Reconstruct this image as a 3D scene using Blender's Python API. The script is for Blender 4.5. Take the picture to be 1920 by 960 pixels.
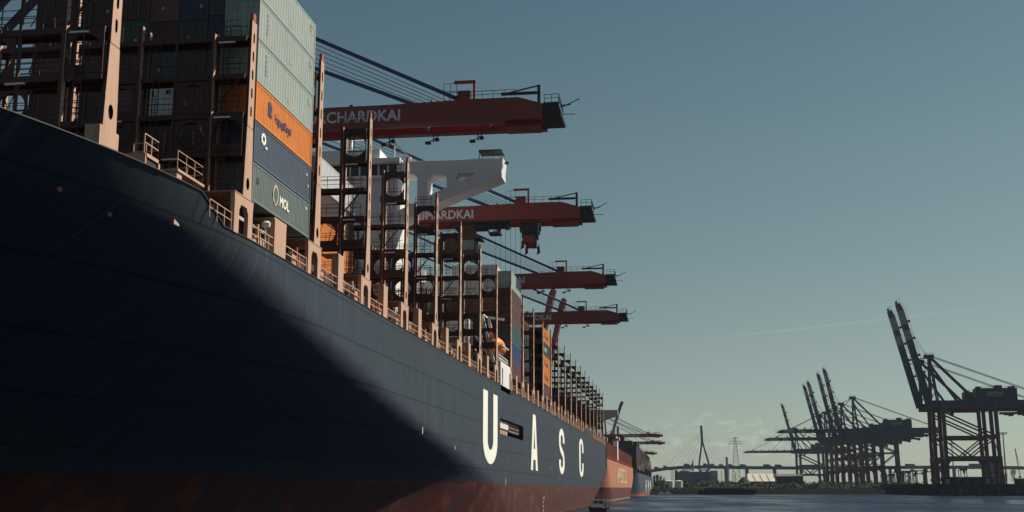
import bpy, bmesh, math, random
from mathutils import Vector, Matrix
random.seed(7)
R = math.radians
scene = bpy.context.scene
for o in list(bpy.data.objects):
    bpy.data.objects.remove(o)

# ------------------------------------------------------------------ camera, sky, sun
CAMZ = 5.2
F_PX = 2250.0
PITCH = math.atan((915 - 480) / F_PX)
YAW = math.atan((1285 - 960) / (F_PX / math.cos(PITCH)))
cam_d = bpy.data.cameras.new('camera')
cam_d.sensor_width = 36.0
cam_d.lens = 36.0 * F_PX / 1920.0
cam_d.clip_start = 0.5
cam_d.clip_end = 20000
cam = bpy.data.objects.new('camera', cam_d)
scene.collection.objects.link(cam)
cam.location = (0, 0, CAMZ)
cam.rotation_euler = (R(90) + PITCH, 0, YAW)
scene.camera = cam

HAZE = 0.000030
SUN_AZ, SUN_EL = R(57), R(43)          # azimuth measured from +Y towards +X
w = bpy.data.worlds.new('World')
scene.world = w
w.use_nodes = True
nt = w.node_tree
nt.nodes.clear()
def wn(t): return nt.nodes.new(t)
out = wn('ShaderNodeOutputWorld'); bg = wn('ShaderNodeBackground')
sky = wn('ShaderNodeTexSky')
sky.sky_type = 'NISHITA'
sky.sun_disc = False
sky.sun_elevation = SUN_EL
sky.sun_rotation = SUN_AZ
sky.air_density = 1.0
sky.dust_density = 0.35
sky.ozone_density = 1.5
tint = wn('ShaderNodeMix'); tint.data_type = 'RGBA'; tint.blend_type = 'MULTIPLY'
tint.inputs['Factor'].default_value = 1.0
nt.links.new(sky.outputs[0], tint.inputs['A'])
# clouds low over the bridge and one old vapour trail, laid out by compass direction
tc = wn('ShaderNodeTexCoord'); sep = wn('ShaderNodeSeparateXYZ')
nt.links.new(tc.outputs['Generated'], sep.inputs[0])
def m(op, a, b=None, c=None, clamp=False):
    n = wn('ShaderNodeMath'); n.operation = op; n.use_clamp = clamp
    for i, v in enumerate((a, b, c)):
        if v is None: continue
        if isinstance(v, (int, float)): n.inputs[i].default_value = v
        else: nt.links.new(v, n.inputs[i])
    return n.outputs[0]
az = m('ARCTAN2', sep.outputs['X'], sep.outputs['Y'])
el = m('ARCSINE', sep.outputs['Z'])
# hazy harbour air: the sky's own colour leans to grey green low down, to teal higher up
tcm = wn('ShaderNodeValToRGB'); nt.links.new(m('DIVIDE', el, R(26), clamp=True), tcm.inputs[0])
cr_ = tcm.color_ramp
cr_.elements[0].position = 0; cr_.elements[0].color = (0.77, 0.87, 0.90, 1)
cr_.elements[1].position = 1; cr_.elements[1].color = (0.74, 0.86, 0.70, 1)
e_ = cr_.elements.new(.27); e_.color = (0.94, 0.91, 0.74, 1)
e_ = cr_.elements.new(.58); e_.color = (0.93, 0.96, 0.71, 1)
nt.links.new(tcm.outputs[0], tint.inputs['B'])
def bump1(x, c, wd):                      # smooth hump 1 at c, 0 beyond wd
    d = m('DIVIDE', m('ABSOLUTE', m('SUBTRACT', x, c)), wd)
    return m('SUBTRACT', 1.0, m('MULTIPLY', d, d), clamp=True)
cn = wn('ShaderNodeTexNoise'); cn.inputs['Scale'].default_value = 95; cn.inputs['Detail'].default_value = 7
cn.inputs['Roughness'].default_value = 0.58
mp = wn('ShaderNodeMapping'); mp.inputs['Scale'].default_value = (1, 1, 1.7)
nt.links.new(tc.outputs['Generated'], mp.inputs[0]); nt.links.new(mp.outputs[0], cn.inputs['Vector'])
env = m('MAXIMUM', m('MULTIPLY', bump1(az, R(1.0), R(3.0)), bump1(el, R(2.3), R(1.5))),
        m('MULTIPLY', bump1(az, R(4.1), R(2.2)), bump1(el, R(2.3), R(1.2))))
cl = m('MULTIPLY', m('MULTIPLY', m('SUBTRACT', cn.outputs['Fac'], 0.50), 6.0, clamp=True), env)
cl = m('MULTIPLY', cl, 0.45)
tn = wn('ShaderNodeTexNoise'); tn.inputs['Scale'].default_value = 14; tn.inputs['Detail'].default_value = 5
nt.links.new(tc.outputs['Generated'], tn.inputs['Vector'])
# the trail climbs gently to the right between azimuth 0 and 16 degrees
tel = m('ADD', R(6.85), m('MULTIPLY', az, 0.075))
tw = m('ADD', R(0.05), m('MULTIPLY', m('ABSOLUTE', az), 0.004))
trail = m('MULTIPLY', bump1(m('ADD', el, m('MULTIPLY', m('SUBTRACT', tn.outputs['Fac'], .5), .002)), tel, tw), bump1(az, R(7.5), R(8.5)))
trail = m('MULTIPLY', m('MULTIPLY', trail, m('MULTIPLY', tn.outputs['Fac'], 1.5, clamp=True)), 0.14)
cm = wn('ShaderNodeMix'); cm.data_type = 'RGBA'
nt.links.new(m('MAXIMUM', cl, trail), cm.inputs['Factor'])
nt.links.new(tint.outputs['Result'], cm.inputs['A'])
cm.inputs['B'].default_value = (11.0, 10.6, 9.2, 1)
nt.links.new(cm.outputs['Result'], bg.inputs['Color'])
bg.inputs['Strength'].default_value = 0.05
nt.links.new(bg.outputs[0], out.inputs['Surface'])

sun_d = bpy.data.lights.new('sun', 'SUN')
sun_d.energy = 5.0
sun_d.angle = R(0.5)
sun_d.color = (1.0, 0.90, 0.76)
sun = bpy.data.objects.new('sun', sun_d)
scene.collection.objects.link(sun)
SV = Vector((math.sin(SUN_AZ) * math.cos(SUN_EL), math.cos(SUN_AZ) * math.cos(SUN_EL), math.sin(SUN_EL)))
sun.rotation_euler = (-SV).to_track_quat('-Z', 'Y').to_euler()
sun.location = (200, 200, 300)
vs = scene.view_settings
vs.view_transform = 'Standard'
vs.look = 'None'
vs.exposure = 0.3
vs.gamma = 1.0
vs.use_curve_mapping = False

# ------------------------------------------------------------------ materials
def mat(name, col, rough=0.6, var=0.25, scale=0.6, streak=0.0, dirt=(0.05, 0.035, 0.03), metal=0.0, bump=0.0, bscale=3.0, spec=0.5, rnd=0.0):
    """weathered paint: broad tone variation, vertical dirt streaks, a little bump"""
    M = bpy.data.materials.new(name); M.use_nodes = True
    t = M.node_tree; N = t.nodes; L = t.links
    b = N['Principled BSDF']
    b.inputs['Roughness'].default_value = rough
    b.inputs['Metallic'].default_value = metal
    b.inputs['Specular IOR Level'].default_value = spec
    co = N.new('ShaderNodeTexCoord')
    n = N.new('ShaderNodeTexNoise'); n.inputs['Scale'].default_value = scale; n.inputs['Detail'].default_value = 5
    L.new(co.outputs['Object'], n.inputs['Vector'])
    hi = tuple(min(1, c * (1 + var)) for c in col); lo = tuple(c * (1 - var) for c in col)
    r = N.new('ShaderNodeMix'); r.data_type = 'RGBA'
    r.inputs['A'].default_value = (*lo, 1); r.inputs['B'].default_value = (*hi, 1)
    L.new(n.outputs['Fac'], r.inputs['Factor'])
    res = r.outputs['Result']
    if streak > 0:
        mpn = N.new('ShaderNodeMapping'); mpn.inputs['Scale'].default_value = (1.6, 1.6, 0.12)
        L.new(co.outputs['Object'], mpn.inputs[0])
        n2 = N.new('ShaderNodeTexNoise'); n2.inputs['Scale'].default_value = 1.5; n2.inputs['Detail'].default_value = 6
        n2.inputs['Roughness'].default_value = 0.65
        L.new(mpn.outputs[0], n2.inputs['Vector'])
        cr = N.new('ShaderNodeMapRange'); cr.inputs['From Min'].default_value = 0.5; cr.inputs['From Max'].default_value = 0.78
        cr.inputs['To Max'].default_value = streak
        L.new(n2.outputs['Fac'], cr.inputs['Value'])
        x = N.new('ShaderNodeMix'); x.data_type = 'RGBA'
        L.new(cr.outputs[0], x.inputs['Factor']); L.new(res, x.inputs['A']); x.inputs['B'].default_value = (*dirt, 1)
        res = x.outputs['Result']
    if rnd > 0:
        oi = N.new('ShaderNodeObjectInfo'); hs = N.new('ShaderNodeHueSaturation')
        mr = N.new('ShaderNodeMapRange'); mr.inputs['To Min'].default_value = 1 - rnd; mr.inputs['To Max'].default_value = 1 + rnd
        L.new(oi.outputs['Random'], mr.inputs['Value']); L.new(mr.outputs[0], hs.inputs['Value']); L.new(res, hs.inputs['Color'])
        res = hs.outputs['Color']
    L.new(res, b.inputs['Base Color'])
    if bump > 0:
        n3 = N.new('ShaderNodeTexNoise'); n3.inputs['Scale'].default_value = bscale; n3.inputs['Detail'].default_value = 3
        L.new(co.outputs['Object'], n3.inputs['Vector'])
        bp = N.new('ShaderNodeBump'); bp.inputs['Strength'].default_value = bump; bp.inputs['Distance'].default_value = 0.05
        L.new(n3.outputs['Fac'], bp.inputs['Height']); L.new(bp.outputs[0], b.inputs['Normal'])
    return M

RUST = (0.10, 0.035, 0.02)
M = {}
M['buff'] = mat('buff_red_oxide_paint', (0.48, 0.30, 0.21), .55, .12, .5, .35, (0.22, 0.09, 0.05))
M['oxide_shade'] = mat('dark_oxide_and_shade_paint', (0.060, 0.020, 0.016), .6, .3, .6, .4, (0.03, 0.012, 0.01))  # dark oxide paint; also the shaded copy of buff on the posts
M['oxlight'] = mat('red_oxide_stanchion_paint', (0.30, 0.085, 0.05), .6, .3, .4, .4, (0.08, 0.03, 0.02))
M['rail'] = mat('galvanised_rail', (0.30, 0.24, 0.20), .5, .2, 1)
M['white'] = mat('ship_white_paint', (0.74, 0.73, 0.72), .45, .06, .3, .22, (0.42, 0.36, 0.28))
M['letter'] = mat('cream_white_letter_paint', (0.84, 0.86, 0.77), .5, .08, .3, .35, (0.40, 0.40, 0.37))
M['dark'] = mat('dark_interior', (0.012, 0.012, 0.014), .8, .3, 1)
M['glass'] = mat('dark_window_glass', (0.012, 0.016, 0.022), .12, .2, .5)
M['black'] = mat('black_steel', (0.02, 0.021, 0.024), .6, .3, 1)
M['boomred'] = mat('crane_red_paint', (0.24, 0.034, 0.026), .5, .18, .25, .3, (0.12, 0.03, 0.02))
M['blue'] = mat('crane_blue_paint', (0.035, 0.075, 0.20), .5, .15, .4, .2, (0.03, 0.04, 0.07))
M['bluedark'] = mat('crane_dark_blue_paint', (0.012, 0.022, 0.055), .55, .15, .4)
M['legred'] = mat('crane_leg_red_paint', (0.08, 0.016, 0.017), .55, .2, .4)
M['redband'] = mat('warning_red_band', (0.13, 0.022, 0.02), .5, .1, .5)
M['whiteband'] = mat('warning_white_band', (0.24, 0.25, 0.27), .5, .1, .5)
M['greyletter'] = mat('light_grey_letter_paint', (0.62, 0.64, 0.68), .5, .05, .5)
M['grey'] = mat('grey_steel', (0.16, 0.17, 0.18), .55, .2, .5)
M['lamp'] = mat('white_lamp_housing', (0.75, 0.75, 0.72), .35, .05, 2)
M['orange'] = mat('lifeboat_orange', (0.75, 0.24, 0.05), .4, .08, 1)
M['yellow'] = mat('yellow_paint', (0.65, 0.36, 0.03), .5, .1, 1)
M['navytext'] = mat('navy_letter_paint', (0.02, 0.03, 0.10), .5, .1, 2)
M['concrete'] = mat('quay_concrete', (0.10, 0.097, 0.09), .85, .3, .1, .4, (0.03, 0.03, 0.028))
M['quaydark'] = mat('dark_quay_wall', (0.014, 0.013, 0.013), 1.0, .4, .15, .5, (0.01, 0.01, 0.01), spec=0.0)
M['bark'] = mat('bark', (0.05, 0.04, 0.03), .9, .3, 3)
M['leaf'] = mat('leaf_dark_green', (0.018, 0.028, 0.013), .9, .5, 1.5)
M['leaf2'] = mat('leaf_olive_green', (0.027, 0.031, 0.014), .9, .5, 1.5)
M['slope'] = mat('scrubby_bank', (0.013, 0.013, 0.010), 1.0, .5, .08, spec=0.0)
M['facade'] = mat('blue_grey_facade', (0.14, 0.17, 0.22), .7, .15, .05, .3, (0.08, 0.09, 0.11))
M['facade2'] = mat('pale_blue_facade', (0.24, 0.32, 0.40), .7, .1, .05)
M['facade3'] = mat('grey_brown_silo', (0.11, 0.10, 0.11), .8, .2, .05, .3, (0.06, 0.06, 0.06))
M['roofpale'] = mat('pale_metal_roof', (0.70, 0.66, 0.52), .5, .1, .05)
M['bridge'] = mat('bridge_blue_grey_steel', (0.055, 0.07, 0.10), .7, .15, .02)
M['pale'] = mat('pale_tank_paint', (0.66, 0.63, 0.55), .5, .08, .1, .2, (0.4, 0.36, 0.3))
M['gravel'] = mat('dark_bulk_heap', (0.04, 0.038, 0.036), .95, .3, .3)

# containers
CC = {
 'light grey': (0.29, 0.345, 0.32), 'orange': (0.66, 0.20, 0.018), 'slate blue': (0.055, 0.085, 0.13),
 'grey green': (0.13, 0.175, 0.17), 'dark red': (0.060, 0.014, 0.012), 'maroon': (0.115, 0.045, 0.044),
 'brown': (0.055, 0.022, 0.016), 'white': (0.46, 0.48, 0.50), 'teal': (0.03, 0.10, 0.105), 'deep blue': (0.024, 0.05, 0.14),
 'dark green': (0.02, 0.065, 0.05), 'navy': (0.02, 0.03, 0.06), 'charcoal': (0.035, 0.04, 0.045), 'rust orange': (0.20, 0.055, 0.02)}
CM = {k: mat(k.replace(' ', '_') + '_container_paint', v, .5, .16, .5, .5, tuple(.45 * c + .02 for c in v), bump=.3, bscale=1.2, rnd=.06) for k, v in CC.items()}

# the hull: navy topsides over rust red boot topping, plate seams, rain streaks, scuffs
def hull_mat(name, top, boot, zline, seam=True, wear=1.0):
    Mx = bpy.data.materials.new(name); Mx.use_nodes = True
    t = Mx.node_tree; N = t.nodes; L = t.links; b = N['Principled BSDF']
    def mm(op, a, b2=None, clamp=False):
        n = N.new('ShaderNodeMath'); n.operation = op; n.use_clamp = clamp
        for i, v in enumerate((a, b2)):
            if v is None: continue
            if isinstance(v, (int, float)): n.inputs[i].default_value = v
            else: L.new(v, n.inputs[i])
        return n.outputs[0]
    def noise(sc, scale3, detail=5, rough=.55):
        mp_ = N.new('ShaderNodeMapping'); mp_.inputs['Scale'].default_value = scale3
        L.new(co.outputs['Object'], mp_.inputs[0])
        n = N.new('ShaderNodeTexNoise'); n.inputs['Scale'].default_value = sc; n.inputs['Detail'].default_value = detail
        n.inputs['Roughness'].default_value = rough
        L.new(mp_.outputs[0], n.inputs['Vector']); return n.outputs['Fac']
    def mix(f, a, b_):
        n = N.new('ShaderNodeMix'); n.data_type = 'RGBA'
        for k, v in (('Factor', f), ('A', a), ('B', b_)):
            if isinstance(v, (tuple,)): n.inputs[k].default_value = (*v, 1)
            elif isinstance(v, (int, float)): n.inputs[k].default_value = v
            else: L.new(v, n.inputs[k])
        return n.outputs['Result']
    def rng(v, a, b_, lo=0., hi=1.):
        n = N.new('ShaderNodeMapRange'); L.new(v, n.inputs['Value'])
        n.inputs['From Min'].default_value = a; n.inputs['From Max'].default_value = b_
        n.inputs['To Min'].default_value = lo; n.inputs['To Max'].default_value = hi
        return n.outputs[0]
    co = N.new('ShaderNodeTexCoord'); sp = N.new('ShaderNodeSeparateXYZ'); L.new(co.outputs['Object'], sp.inputs[0])
    broad = noise(.06, (1, 1, 1.5)); streaks = noise(.9, (0, 1, .05), 7, .65); fine = noise(.5, (0, 2, .12), 6)
    c1 = mix(broad, tuple(c * .82 for c in top), tuple(c * 1.15 for c in top))
    c1 = mix(rng(streaks, .50, .75, 0, .30 * wear), c1, tuple(c * .55 for c in top))
    c1 = mix(rng(fine, .56, .76, 0, .5 * wear), c1, tuple(min(1, c * 1.6 + .006) for c in top))
    c1 = mix(rng(noise(1.3, (0, 1, .06), 4, .6), .58, .70, 0, .6 * wear), c1, tuple(min(1, c * 1.9 + .012) for c in top))
    if seam:
        br = N.new('ShaderNodeTexBrick'); cx = N.new('ShaderNodeCombineXYZ')
        L.new(sp.outputs['Y'], cx.inputs[0]); L.new(sp.outputs['Z'], cx.inputs[1]); L.new(cx.outputs[0], br.inputs['Vector'])
        br.inputs['Scale'].default_value = 1.0; br.inputs['Brick Width'].default_value = 13.0; br.inputs['Row Height'].default_value = 3.1
        br.inputs['Mortar Size'].default_value = 0.10; br.inputs['Mortar Smooth'].default_value = 0.3
        c1 = mix(mm('MULTIPLY', br.outputs['Fac'], .75), c1, tuple(c * .35 for c in top))
    rust = noise(.12, (0, 1, 1.6), 8, .62); blot = noise(.35, (0, 1, .8), 6, .6); pale = noise(.8, (0, .5, .06), 6, .7)
    c2 = mix(rust, tuple(c * .38 for c in boot), tuple(min(1, c * 1.5) for c in boot))
    c2 = mix(rng(blot, .46, .62, 0, .85 * wear), c2, (0.040, 0.026, 0.030))
    c2 = mix(rng(noise(.21, (0, 1.2, 1.5), 7, .6), .52, .64, 0, .8 * wear), c2, (0.15, 0.040, 0.016))
    c2 = mix(rng(pale, .60, .80, 0, .5 * wear), c2, (0.20, 0.10, 0.07))
    hs_ = noise(1.2, (0, .02, 1.2), 4)
    c2 = mix(rng(hs_, .60, .72, 0, .35 * wear), c2, (0.22, 0.10, 0.06))
    # growth band just above the water
    band = rng(mm('ADD', sp.outputs['Z'], mm('MULTIPLY', blot, 1.2)), -3.6, -4.2)
    c2 = mix(mm('MULTIPLY', band, .65), c2, (0.26, 0.22, 0.16))
    edge = rng(mm('ADD', sp.outputs['Z'], mm('MULTIPLY', mm('SUBTRACT', streaks, .5), .25 * wear)), zline - .04, zline + .04)
    L.new(mix(edge, c2, c1), b.inputs['Base Color'])
    b.inputs['Roughness'].default_value = .5
    b.inputs['Specular IOR Level'].default_value = .2
    # plating set in between the frames, and long vertical scuffs: they break up the edge of the shade
    bp = N.new('ShaderNodeBump'); bp.inputs['Strength'].default_value = .5 * wear; bp.inputs['Distance'].default_value = .30
    L.new(noise(.16, (0, 1, .6), 3), bp.inputs['Height'])
    bp2 = N.new('ShaderNodeBump'); bp2.inputs['Strength'].default_value = .6 * wear; bp2.inputs['Distance'].default_value = .14
    L.new(noise(.55, (0, 1, .07), 5, .6), bp2.inputs['Height']); L.new(bp.outputs[0], bp2.inputs['Normal']); L.new(bp2.outputs[0], b.inputs['Normal'])
    return Mx
M['hull'] = hull_mat('navy_hull_paint', (0.029, 0.039, 0.056), (0.065, 0.015, 0.010), 1.32)
M['hull_red'] = hull_mat('faded_red_hull_paint', (0.40, 0.165, 0.10), (0.11, 0.035, 0.028), 0.2, False, .5)
M['hull_grey'] = hull_mat('slate_hull_paint', (0.05, 0.065, 0.085), (0.3, 0.06, 0.03), -3.0, False, .5)

# ------------------------------------------------------------------ mesh helpers
class MB:
    def __init__(s): s.v = []; s.f = []; s.mi = []; s.smooth = False
    def add(s, vs_, fs, mi=0):
        n = len(s.v); s.v += [tuple(x) for x in vs_]
        s.f += [tuple(i + n for i in f) for f in fs]; s.mi += [mi] * len(fs)
    def box(s, x0, x1, y0, y1, z0, z1, mi=0):
        s.add([(x0, y0, z0), (x1, y0, z0), (x1, y1, z0), (x0, y1, z0), (x0, y0, z1), (x1, y0, z1), (x1, y1, z1), (x0, y1, z1)],
              [(0, 3, 2, 1), (4, 5, 6, 7), (0, 1, 5, 4), (1, 2, 6, 5), (2, 3, 7, 6), (3, 0, 4, 7)], mi)
        return s
    def beam(s, p, q, w_, h_=None, mi=0, taper=1.0, up=(0, 0, 1)):
        """square bar from p to q, w_ across, h_ in the 'up' direction"""
        h_ = h_ or w_; p = Vector(p); q = Vector(q); d = (q - p).normalized(); u = Vector(up)
        if abs(d.dot(u)) > .98: u = Vector((0, 1, 0))
        a = d.cross(u).normalized(); c = a.cross(d).normalized(); vs_ = []
        for e, k in ((p, 1.0), (q, taper)):
            for sx, sz in ((-1, -1), (1, -1), (1, 1), (-1, 1)): vs_.append(e + a * sx * w_ / 2 * k + c * sz * h_ / 2 * k)
        s.add(vs_, [(3, 2, 1, 0), (4, 5, 6, 7), (0, 1, 5, 4), (1, 2, 6, 5), (2, 3, 7, 6), (3, 0, 4, 7)], mi)
        return s
    def tube(s, p, q, r, n=6, mi=0, r2=None):
        p = Vector(p); q = Vector(q); d = (q - p).normalized(); r2 = r if r2 is None else r2
        u = Vector((0, 0, 1)) if abs(d.z) < .95 else Vector((0, 1, 0))
        a = d.cross(u).normalized(); c = a.cross(d); vs_ = []
        for e, rr in ((p, r), (q, r2)):
            for i in range(n):
                t = 2 * math.pi * i / n; vs_.append(e + a * rr * math.cos(t) + c * rr * math.sin(t))
        fs = [(i, (i + 1) % n, n + (i + 1) % n, n + i) for i in range(n)] + [tuple(range(n - 1, -1, -1)), tuple(range(n, 2 * n))]
        s.add(vs_, fs, mi); return s
    def prism(s, poly, axis, a0, a1, mi=0):
        """polygon (u,v) extruded along axis: x -> (y,z), y -> (x,z), z -> (x,y)"""
        n = len(poly)
        def P(u, v, a): return {'x': (a, u, v), 'y': (u, a, v), 'z': (u, v, a)}[axis]
        s.add([P(u, v, a0) for u, v in poly] + [P(u, v, a1) for u, v in poly],
              [tuple(range(n)), tuple(range(2 * n - 1, n - 1, -1))] + [(i, i + n, (i + 1) % n + n, (i + 1) % n) for i in range(n)], mi)
        return s
    def lathe(s, prof, c, n=16, mi=0):
        vs_ = []; fs = []
        for r_, z in prof:
            for i in range(n):
                t = 2 * math.pi * i / n; vs_.append((c[0] + r_ * math.cos(t), c[1] + r_ * math.sin(t), c[2] + z))
        for j in range(len(prof) - 1):
            for i in range(n): fs.append((j * n + i, j * n + (i + 1) % n, (j + 1) * n + (i + 1) % n, (j + 1) * n + i))
        fs.append(tuple(range(n - 1, -1, -1))); fs.append(tuple((len(prof) - 1) * n + i for i in range(n)))
        s.add(vs_, fs, mi); return s
    def ring_panel(s, x0, x1, z0, z1, cx, cz, r, y0, y1, n=20, flat_bottom=None, mi=0):
        """plate in the xz plane with a round hole"""
        ang = [2 * math.pi * (i + .5) / n for i in range(n)]
        inner = [(cx + r * math.cos(t), max(cz + r * math.sin(t), flat_bottom) if flat_bottom else cz + r * math.sin(t)) for t in ang]
        outer = []
        for t in ang:
            dx, dz = math.cos(t), math.sin(t)
            k = min(((x1 - cx) / dx if dx > 0 else (x0 - cx) / dx) if abs(dx) > 1e-6 else 1e9,
                    ((z1 - cz) / dz if dz > 0 else (z0 - cz) / dz) if abs(dz) > 1e-6 else 1e9)
            outer.append((cx + dx * k, cz + dz * k))
        cor = []
        vs_ = []
        for y in (y0, y1):
            vs_ += [(u, y, v) for u, v in inner] + [(u, y, v) for u, v in outer]
        fs = []
        for i in range(n):
            j = (i + 1) % n
            fs.append((i, n + i, n + j, j)); fs.append((2 * n + i, 2 * n + j, 3 * n + j, 3 * n + i))
            fs.append((i, j, 2 * n + j, 2 * n + i)); fs.append((n + i, 3 * n + i, 3 * n + j, n + j))
        s.add(vs_, fs, mi)
        # corner triangles
        for X in (x0, x1):
            for Z in (z0, z1):
                best = None
                for i in range(n):
                    j = (i + 1) % n; a, b_ = outer[i], outer[j]
                    if (abs(a[0] - X) < 1e-4 and abs(b_[1] - Z) < 1e-4) or (abs(b_[0] - X) < 1e-4 and abs(a[1] - Z) < 1e-4):
                        s.prism([a, (X, Z), b_], 'y', y0, y1, mi)
        return s
    def build(s, name, material, parent=None, loc=None):
        me = bpy.data.meshes.new(name)
        me.from_pydata([tuple(v) for v in s.v], [], s.f)
        for mm_ in (material if isinstance(material, (list, tuple)) else [material]): me.materials.append(mm_)
        if any(s.mi): me.polygons.foreach_set('material_index', s.mi)
        bm = bmesh.new(); bm.from_mesh(me); bmesh.ops.recalc_face_normals(bm, faces=bm.faces); bm.to_mesh(me); bm.free()
        if s.smooth: me.polygons.foreach_set('use_smooth', [True] * len(me.polygons))
        return link(name, me, parent, loc)
def link(name, me, parent=None, loc=None):
    o = bpy.data.objects.new(name, me); scene.collection.objects.link(o)
    if parent: o.parent = parent
    if loc is not None: o.location = loc
    return o
def tag(o, label=None, cat=None, group=None, kind=None):
    if label: o['label'] = label
    if cat: o['category'] = cat
    if group: o['group'] = group
    if kind: o['kind'] = kind
    return o
def thing(name, label, cat, loc=(0, 0, 0), rot=(0, 0, 0), group=None):
    o = link(name, None, None, loc); o.rotation_euler = rot; o.empty_display_size = 1
    return tag(o, label, cat, group)
def copy_tree(o, parent=None):
    c = o.copy(); scene.collection.objects.link(c)
    if parent: c.parent = parent
    for ch in o.children: copy_tree(ch, c)
    return c
def text_obj(name, s, size, material, parent, loc, rot, sx=1.0, bold=.02, depth=.02, align='LEFT', space=1.0):
    cu = bpy.data.curves.new(name, 'FONT'); cu.body = s; cu.size = size; cu.offset = bold; cu.extrude = depth; cu.align_x = align
    cu.space_character = space; cu.resolution_u = 3
    tmp = bpy.data.objects.new('tmp', cu); scene.collection.objects.link(tmp)
    dg = bpy.context.evaluated_depsgraph_get(); me = bpy.data.meshes.new_from_object(tmp.evaluated_get(dg))
    bpy.data.objects.remove(tmp); me.name = name
    me.materials.clear(); me.materials.append(material)
    for v in me.vertices: v.co.x *= sx
    o = link(name, me, parent, loc); o.rotation_euler = rot
    return o
FACE_PX = (R(90), 0, R(90))       # lettering read from +X, running along +Y
FACE_NY = (R(90), 0, 0)           # lettering read from -Y, running along +X

def railing(mb, pts, h=1.1, r=.03, step=1.6, rails=(1.0, .55)):
    for a, b_ in zip(pts, pts[1:]):
        a = Vector(a); b_ = Vector(b_); n = max(1, round((b_ - a).length / step))
        for k in range(n + 1):
            p = a.lerp(b_, k / n); mb.beam(p, p + Vector((0, 0, h)), r * 2)
        for f in rails: mb.beam(a + Vector((0, 0, h * f)), b_ + Vector((0, 0, h * f)), r * 1.8)
    return mb

# ------------------------------------------------------------------ setting: water, land, quays
def wave_mat():
    Mx = bpy.data.materials.new('harbour_water'); Mx.use_nodes = True
    t = Mx.node_tree; N = t.nodes; L = t.links; b = N['Principled BSDF']
    b.inputs['Base Color'].default_value = (0.008, 0.014, 0.036, 1); b.inputs['Specular IOR Level'].default_value = .085
    b.inputs['IOR'].default_value = 1.33
    co = N.new('ShaderNodeTexCoord'); prev = None
    def nz(sc, s3, det=4):
        mp_ = N.new('ShaderNodeMapping'); mp_.inputs['Scale'].default_value = s3; L.new(co.outputs['Object'], mp_.inputs[0])
        n = N.new('ShaderNodeTexNoise'); n.inputs['Scale'].default_value = sc; n.inputs['Detail'].default_value = det; n.inputs['Roughness'].default_value = .62
        L.new(mp_.outputs[0], n.inputs['Vector']); return n.outputs['Fac']
    # cat's paws: gusts roughen the water in long patches
    mr = N.new('ShaderNodeMapRange'); L.new(nz(.02, (1, .35, 1), 6), mr.inputs['Value'])
    mr.inputs['From Min'].default_value = .38; mr.inputs['From Max'].default_value = .62; mr.inputs['To Min'].default_value = .12; mr.inputs['To Max'].default_value = .48
    L.new(mr.outputs[0], b.inputs['Roughness'])
    for sc, dist, st, s3 in ((.03, 3.5, .9, (1, .4, 1)), (.16, 1.3, 1.0, (1, .5, 1)), (.8, .25, 1.0, (1, .7, 1))):
        bp = N.new('ShaderNodeBump'); bp.inputs['Strength'].default_value = st; bp.inputs['Distance'].default_value = dist
        L.new(nz(sc, s3), bp.inputs['Height'])
        if prev: L.new(prev, bp.inputs['Normal'])
        prev = bp.outputs[0]
    L.new(prev, b.inputs['Normal'])
    return Mx
M['water'] = wave_mat()
def sheet(name, x0, x1, y0, y1, z, material):
    mb = MB(); mb.add([(x0, y0, z), (x1, y0, z), (x1, y1, z), (x0, y1, z)], [(0, 1, 2, 3)])
    return tag(mb.build(name, material), kind='structure')
sheet('harbour_water', -6000, 6000, -600, 9000, 0, M['water'])
mb = MB(); mb.box(-420, -81, 20, 1750, -3, 6.6)                         # the quay the ships lie at
tag(mb.build('container_quay', M['concrete']), kind='structure')
mb = MB()                                                               # far bank: uneven strip with scrub slope
rng_ = random.Random(3)
xs = [-400 + 40 * i for i in range(16)]
prof = [(-1, 0), (2.2, 14), (4.0, 40), (5.0, 120), (5.0, 2600)]
vs_ = []
for x in xs:
    y0 = 1010 + 26 * math.sin(x * .013) + rng_.uniform(-6, 6)
    if x > 100: y0 = 1052
    for z, dy in prof: vs_.append((x, y0 + dy, z + (rng_.uniform(-.3, .5) if z > 0 and dy < 300 else 0)))
np_ = len(prof)
mb.add(vs_, [(i * np_ + j, (i + 1) * np_ + j, (i + 1) * np_ + j + 1, i * np_ + j + 1) for i in range(len(xs) - 1) for j in range(np_ - 1)])
tag(mb.build('far_bank', M['slope']), kind='structure')
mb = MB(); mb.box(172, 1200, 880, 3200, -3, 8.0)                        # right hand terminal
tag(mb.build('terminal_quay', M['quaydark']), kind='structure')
mb = MB(); mb.box(-4000, 4000, 3600, 3700, -3, 9)
tag(mb.build('distant_shore', M['slope']), kind='structure')

# ------------------------------------------------------------------ the big container ship
TRIM = math.atan(7 * math.cos(PITCH) / (F_PX / math.cos(PITCH)))
SR = Matrix.Rotation(-TRIM, 3, 'X')
CAM = Vector((0, 0, CAMZ))
def sw(p): return CAM + SR @ Vector(p)            # ship coordinates (metres from the camera) to world
XS, XC, XP = -27.4, -52.9, -78.4                  # starboard side, centre line, port side
P0 = Vector((XC, 60, -5.2))
ship = thing('container_ship', 'huge navy hulled container ship with white letters U A S C on its side', 'ship',
             sw(P0), (-TRIM, 0, 0))
def part(mb, name, material, parent=None):
    """part of the ship, vertices in ship coordinates"""
    if parent is None or parent is ship: return mb.build(name, material, ship, -P0)
    return mb.build(name, material, parent, (0, 0, 0))

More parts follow.
